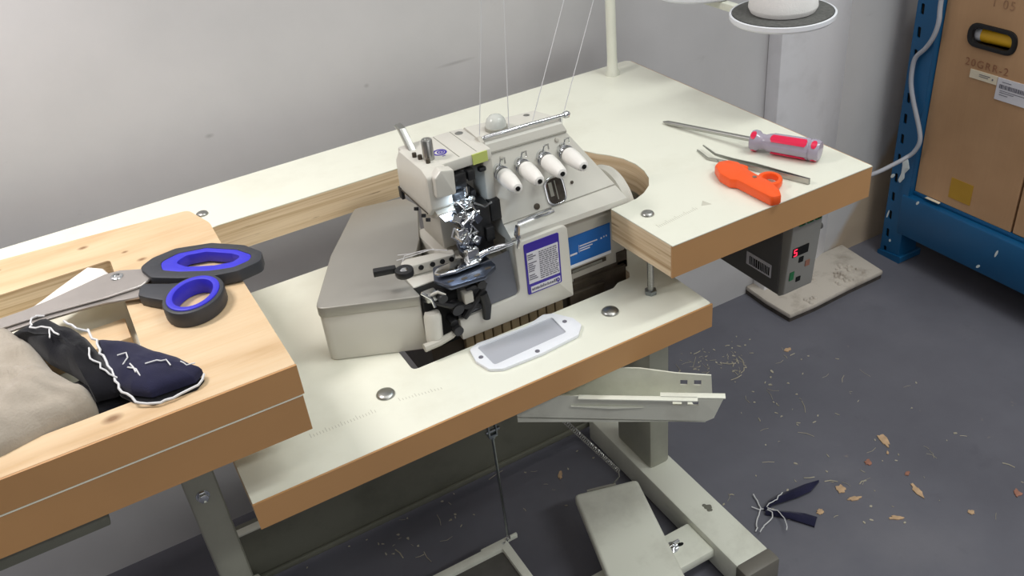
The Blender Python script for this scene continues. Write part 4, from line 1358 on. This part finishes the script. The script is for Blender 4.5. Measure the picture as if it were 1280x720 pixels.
B().cyl((1.763, 1.213, .603), (1.763, 1.195, .604), .017, 20).build('tube_end', 'traywhite', c1)


def facexf(y, z, x=1.7372):
    # text facing -x, running toward -y
    return frame2d((x, y, z), Vector((0, -1, 0)), Vector((0, 0, 1)), Vector((-1, 0, 0)))


text('printed_code', '20GRR-2', .0235, facexf(1.160, .5475), 'brownink', c1, .0002, 1.22)
text('printed_code', '1 05', .026, facexf(1.150, .682), 'faintink', c1, .0002, 1.2)
l1 = B().box(1.7365, 1.7382, 1.129, 1.195, .5155, .5345).build('box_label', 'ivory', c1, 'narrow ivory label', False)
l2 = B().box(1.7360, 1.7382, 1.045, 1.1275, .486, .534).build('box_label', 'paper', c1, 'white barcode label', False)
lp_ = B()
for (a_, b_, c_, d_) in ((1.146, 1.172, .527, .5285), (1.150, 1.172, .523, .5242)):
    lp_.box(1.7360, 1.7366, a_, b_, c_, d_)
lp_.box(1.7360, 1.7366, 1.138, 1.141, .522, .526)
lp_.build('label_print', 'ink', l1, None, False)['kind'] = 'stuff'
lp_ = B()
y_ = 1.052
while y_ < 1.120:
    w_ = R4.uniform(.0008, .003)
    lp_.box(1.7355, 1.7361, y_, min(y_ + w_, 1.121), .512, .521)
    y_ += w_ + R4.uniform(.0006, .0016)
for (a_, b_, z_) in ((1.095, 1.116, .5265), (1.060, 1.118, .5075), (1.085, 1.118, .5035), (1.098, 1.118, .4985)):
    lp_.box(1.7355, 1.7361, a_, b_, z_ - .0006, z_ + .0006)
lp_.build('label_print', 'ink', l2, None, False)['kind'] = 'stuff'
B().box(1.7370, 1.7382, 1.132, 1.190, .222, .273).build('tape_square', 'tape', c1, 'square of yellow tape', False)
c2 = carton(.75, 1.018, z0, .78, 'brown cardboard box at the picture edge beside the hand-hole box')
B().box(1.738, 2.15, .76, 1.019, z0, .78, .002).build('box_body', 'card', c2, None, False)
B().box(1.735, 2.152, .758, 1.0195, .78, .80, .001).build('box_lid', 'card', c2, None, False)

# cable down the rack and behind the table
cp_ = [(1.710, 1.280, .95), (1.708, 1.272, .80), (1.708, 1.275, .673), (1.708, 1.272, .627), (1.708, 1.279, .591), (1.708, 1.295, .561), (1.708, 1.316, .535), (1.708, 1.320, .503), (1.708, 1.316, .469), (1.708, 1.302, .431), (1.708, 1.277, .377), (1.707, 1.268, .345), (1.704, 1.277, .316), (1.695, 1.289, .300), (1.66, 1.292, .293), (1.60, 1.296, .286), (1.50, 1.29, .30), (1.30, 1.26, .36), (1.08, 1.15, .50), (.90, 1.01, .62), (.85, 1.0, .64)]
P_ = [Vector(p) for p in cp_]
sm_ = []
for i in range(len(P_) - 1):
    a_, b_, c_, d_ = P_[max(i - 1, 0)], P_[i], P_[i + 1], P_[min(i + 2, len(P_) - 1)]
    for k in range(5):
        t_ = k / 5
        sm_.append(.5 * ((2 * b_) + (c_ - a_) * t_ + (2 * a_ - 5 * b_ + 4 * c_ - d_) * t_ ** 2 + (3 * b_ - a_ - 3 * c_ + d_) * t_ ** 3))
sm_.append(P_[-1])
o = B().tube(sm_, .0052, 10).build('power_cable', 'cable', None, None, True, 60, (1.7, 1.28, .3))
tag(o, 'grey power cable hanging down the blue rack post', 'cable')

# ------------------------------------------------------------------ scraps on the floor
fs = thing('floor_offcut', 'two navy denim strips with white threads on the floor by the foot beam', 'fabric scrap', (.91, .83, 0))


def ribbon(pts, w, z, name, m, seed):
    R_ = random.Random(seed)
    rings = []
    for i, p in enumerate(pts):
        d_ = Vector(pts[min(i + 1, len(pts) - 1)]) - Vector(pts[max(i - 1, 0)])
        d_.normalize()
        s_ = Vector((-d_.y, d_.x))
        ww = w[i]
        h = z[i]
        c_ = Vector(p)
        rings.append([(*(c_ + s_ * ww), h + R_.uniform(0, .003)), (*(c_), h + .004 + R_.uniform(0, .003)), (*(c_ - s_ * ww), h + R_.uniform(0, .002)), (*(c_ - s_ * ww), h - .002), (*(c_ + s_ * ww), h - .002)])
    return B().loft(rings).build(name, m, fs, None, True, 60)


ribbon([(.874, .846), (.893, .850), (.917, .847), (.945, .843), (.975, .839), (1.002, .838)], [.003, .006, .009, .010, .009, .001], [.003, .006, .007, .006, .006, .008], 'denim_strip', 'navy', 1)
ribbon([(.870, .838), (.885, .826), (.902, .809), (.918, .790), (.930, .772)], [.003, .006, .008, .011, .012], [.003, .005, .005, .004, .003], 'denim_strip', 'navy', 2)
st = B()
zz = 0.004
stitch([(.884, .884), (.878, .868), (.868, .850), (.850, .836), (.826, .815)], [zz] * 5, .0012, .002, 11)
stitch([(.876, .838), (.877, .826), (.868, .818), (.845, .812), (.828, .806)], [zz + .006] * 5, .0011, .002, 12)
stitch([(.876, .838), (.886, .824), (.884, .804), (.868, .782)], [zz + .008] * 4, .0010, .002, 13)
stitch([(.858, .862), (.866, .852), (.876, .846)], [zz] * 3, .0010, .002, 14)
stitch([(.876, .842), (.893, .846), (.905, .846), (.925, .853)], [zz + .008] * 4, .0010, .002, 15)
st.build('loose_thread', 'thread', fs, 'white loose threads')
big = [(1.193, .853, .022, .008, 1.15, 'tan', 'longest tan flake on the open floor'), (1.120, .826, .009, .007, .4, 'rust', 'rust-red crumb beside the longest tan flake'),
       (1.170, .823, .006, .003, .9, 'tan', 'tiny tan sliver between the flake and the rust crumb'), (1.027, .806, .011, .010, .2, 'tan', 'squarish tan flake by the navy strips'),
       (1.030, .775, .014, .005, -.4, 'tan', 'narrow tan flake by the squarish one'), (1.138, .727, .020, .008, 1.3, 'tan', 'broken tan flake nearest the lower picture edge'),
       (1.277, .622, .010, .008, .6, 'rust', 'rust flake at the right picture edge'), (1.055, .701, .016, .005, -.6, 'tan', 'slender tan flake below the others'),
       (.955, .787, .008, .007, .2, 'tan', 'round tan crumb touching the lower navy strip'), (1.157, .765, .007, .004, .4, 'rust', 'small rust crumb above the broken flake'),
       (.609, 1.137, .012, .005, .9, 'tan', 'tan leaf-like scrap on the dark floor under the table'), (1.245, 1.175, .010, .006, .3, 'tan', 'tan flake by the mortar pad'),
       (1.172, .637, .006, .006, .3, 'tan', 'pale crumb alone near the lower right')]
for i, (x, y, a_, b_, an, mm, lb_) in enumerate(big):
    pts = []
    for k in range(18):
        th_ = 2 * math.pi * k / 18
        q = .85 + .55 * noise.noise(Vector((math.cos(th_) * 1.3 + i * 3.1, math.sin(th_) * 1.3, i * 1.7))) + .12 * math.sin(k * 2.4 + i)
        u_, v_ = a_ * q * math.cos(th_), b_ * q * math.sin(th_)
        pts.append((x + u_ * math.cos(an) - v_ * math.sin(an), y + u_ * math.sin(an) + v_ * math.cos(an)))
    o = B().prism(pts, 0.0003, 0.0022).build('floor_flake', mm, None, None, False, 30, (x, y, 0))
    tag(o, lb_, 'flake', 'flakes on the floor')
li = B()
R_ = random.Random(21)
for (cx, cy, sx, sy, n) in ((1.13, 1.22, .045, .04, 46), (1.05, 1.25, .03, .03, 30), (1.08, 1.05, .06, .07, 22), (1.22, 1.06, .09, .08, 16), (1.0, .88, .12, .07, 22), (.45, 1.13, .15, .04, 22), (.28, 1.16, .06, .03, 18), (1.32, .80, .12, .12, 14), (1.10, .76, .08, .08, 16)):
    for i in range(n):
        x, y = cx + R_.gauss(0, sx), cy + R_.gauss(0, sy)
        a_ = R_.uniform(0, 6.28)
        if R_.random() < .5:
            q_ = [R_.uniform(.4, 1.2) for _ in range(6)]
            ra, rb = R_.uniform(.0015, .006), R_.uniform(.0008, .003)
            li.prism([(x + q_[k] * (ra * math.cos(k * 1.047) * math.cos(a_) - rb * math.sin(k * 1.047) * math.sin(a_)), y + q_[k] * (ra * math.cos(k * 1.047) * math.sin(a_) + rb * math.sin(k * 1.047) * math.cos(a_))) for k in range(6)], .0002, .0012)
            continue
        l_ = abs(R_.gauss(.006, .005)) + .002
        c_ = R_.uniform(-.7, .7)
        li.tube([(x, y, .0008), (x + l_ * math.cos(a_), y + l_ * math.sin(a_), .0012), (x + l_ * (math.cos(a_) + math.cos(a_ + c_)), y + l_ * (math.sin(a_) + math.sin(a_ + c_)), .0008)], R_.choice([.0004, .0005, .0007, .0012]), 4)
o = li.build('floor_lint', 'lint')
tag(o, 'scattered thread clippings and lint on the grey floor', 'lint', None, 'stuff')

# ------------------------------------------------------------------ assumed lamps, unseen above the picture, with housings added to the area lights
wlp = thing('assumed_wall_lamp', 'assumed white lamp on an added wall arm above the pine board, over the picture edge', 'lamp', (-0.27, 1.40, 1.64))  # assumed lamp; shade, arm and plate added around its area light
B().box(-.45, -.09, 1.06, 1.22, 1.625, 1.66, .006).build('added_lamp_shade', 'traywhite', wlp)
B().tube([(-.27, 1.20, 1.65), (-.27, 1.30, 1.70), (-.27, 1.40, 1.70)], .008, 10).build('added_lamp_arm', 'steel', wlp)
B().box(-.31, -.23, 1.392, 1.4048, 1.66, 1.74, .003).build('added_wall_plate', 'traywhite', wlp)
for i, (x, y, w_) in enumerate(((0.0, -0.15, 'over the operator side of the table'), (1.3, -1.3, 'furthest from the wall on the rack side'), (1.6, 0.2, 'in front of the blue rack'), (-1.2, -1.3, 'furthest from the rack'), (0.6, 0.8, 'nearest above the thread stand'))):  # assumed fittings, unseen; one housing added over each ceiling area light
    cf = thing('assumed_ceiling_light', 'assumed white ceiling light fitting ' + w_, 'light', (x, y, 2.8), 'assumed ceiling light fittings')
    B().box(x - .64, x + .64, y - .15, y + .15, 2.728, 2.7995, .006).build('added_housing', 'traywhite', cf)
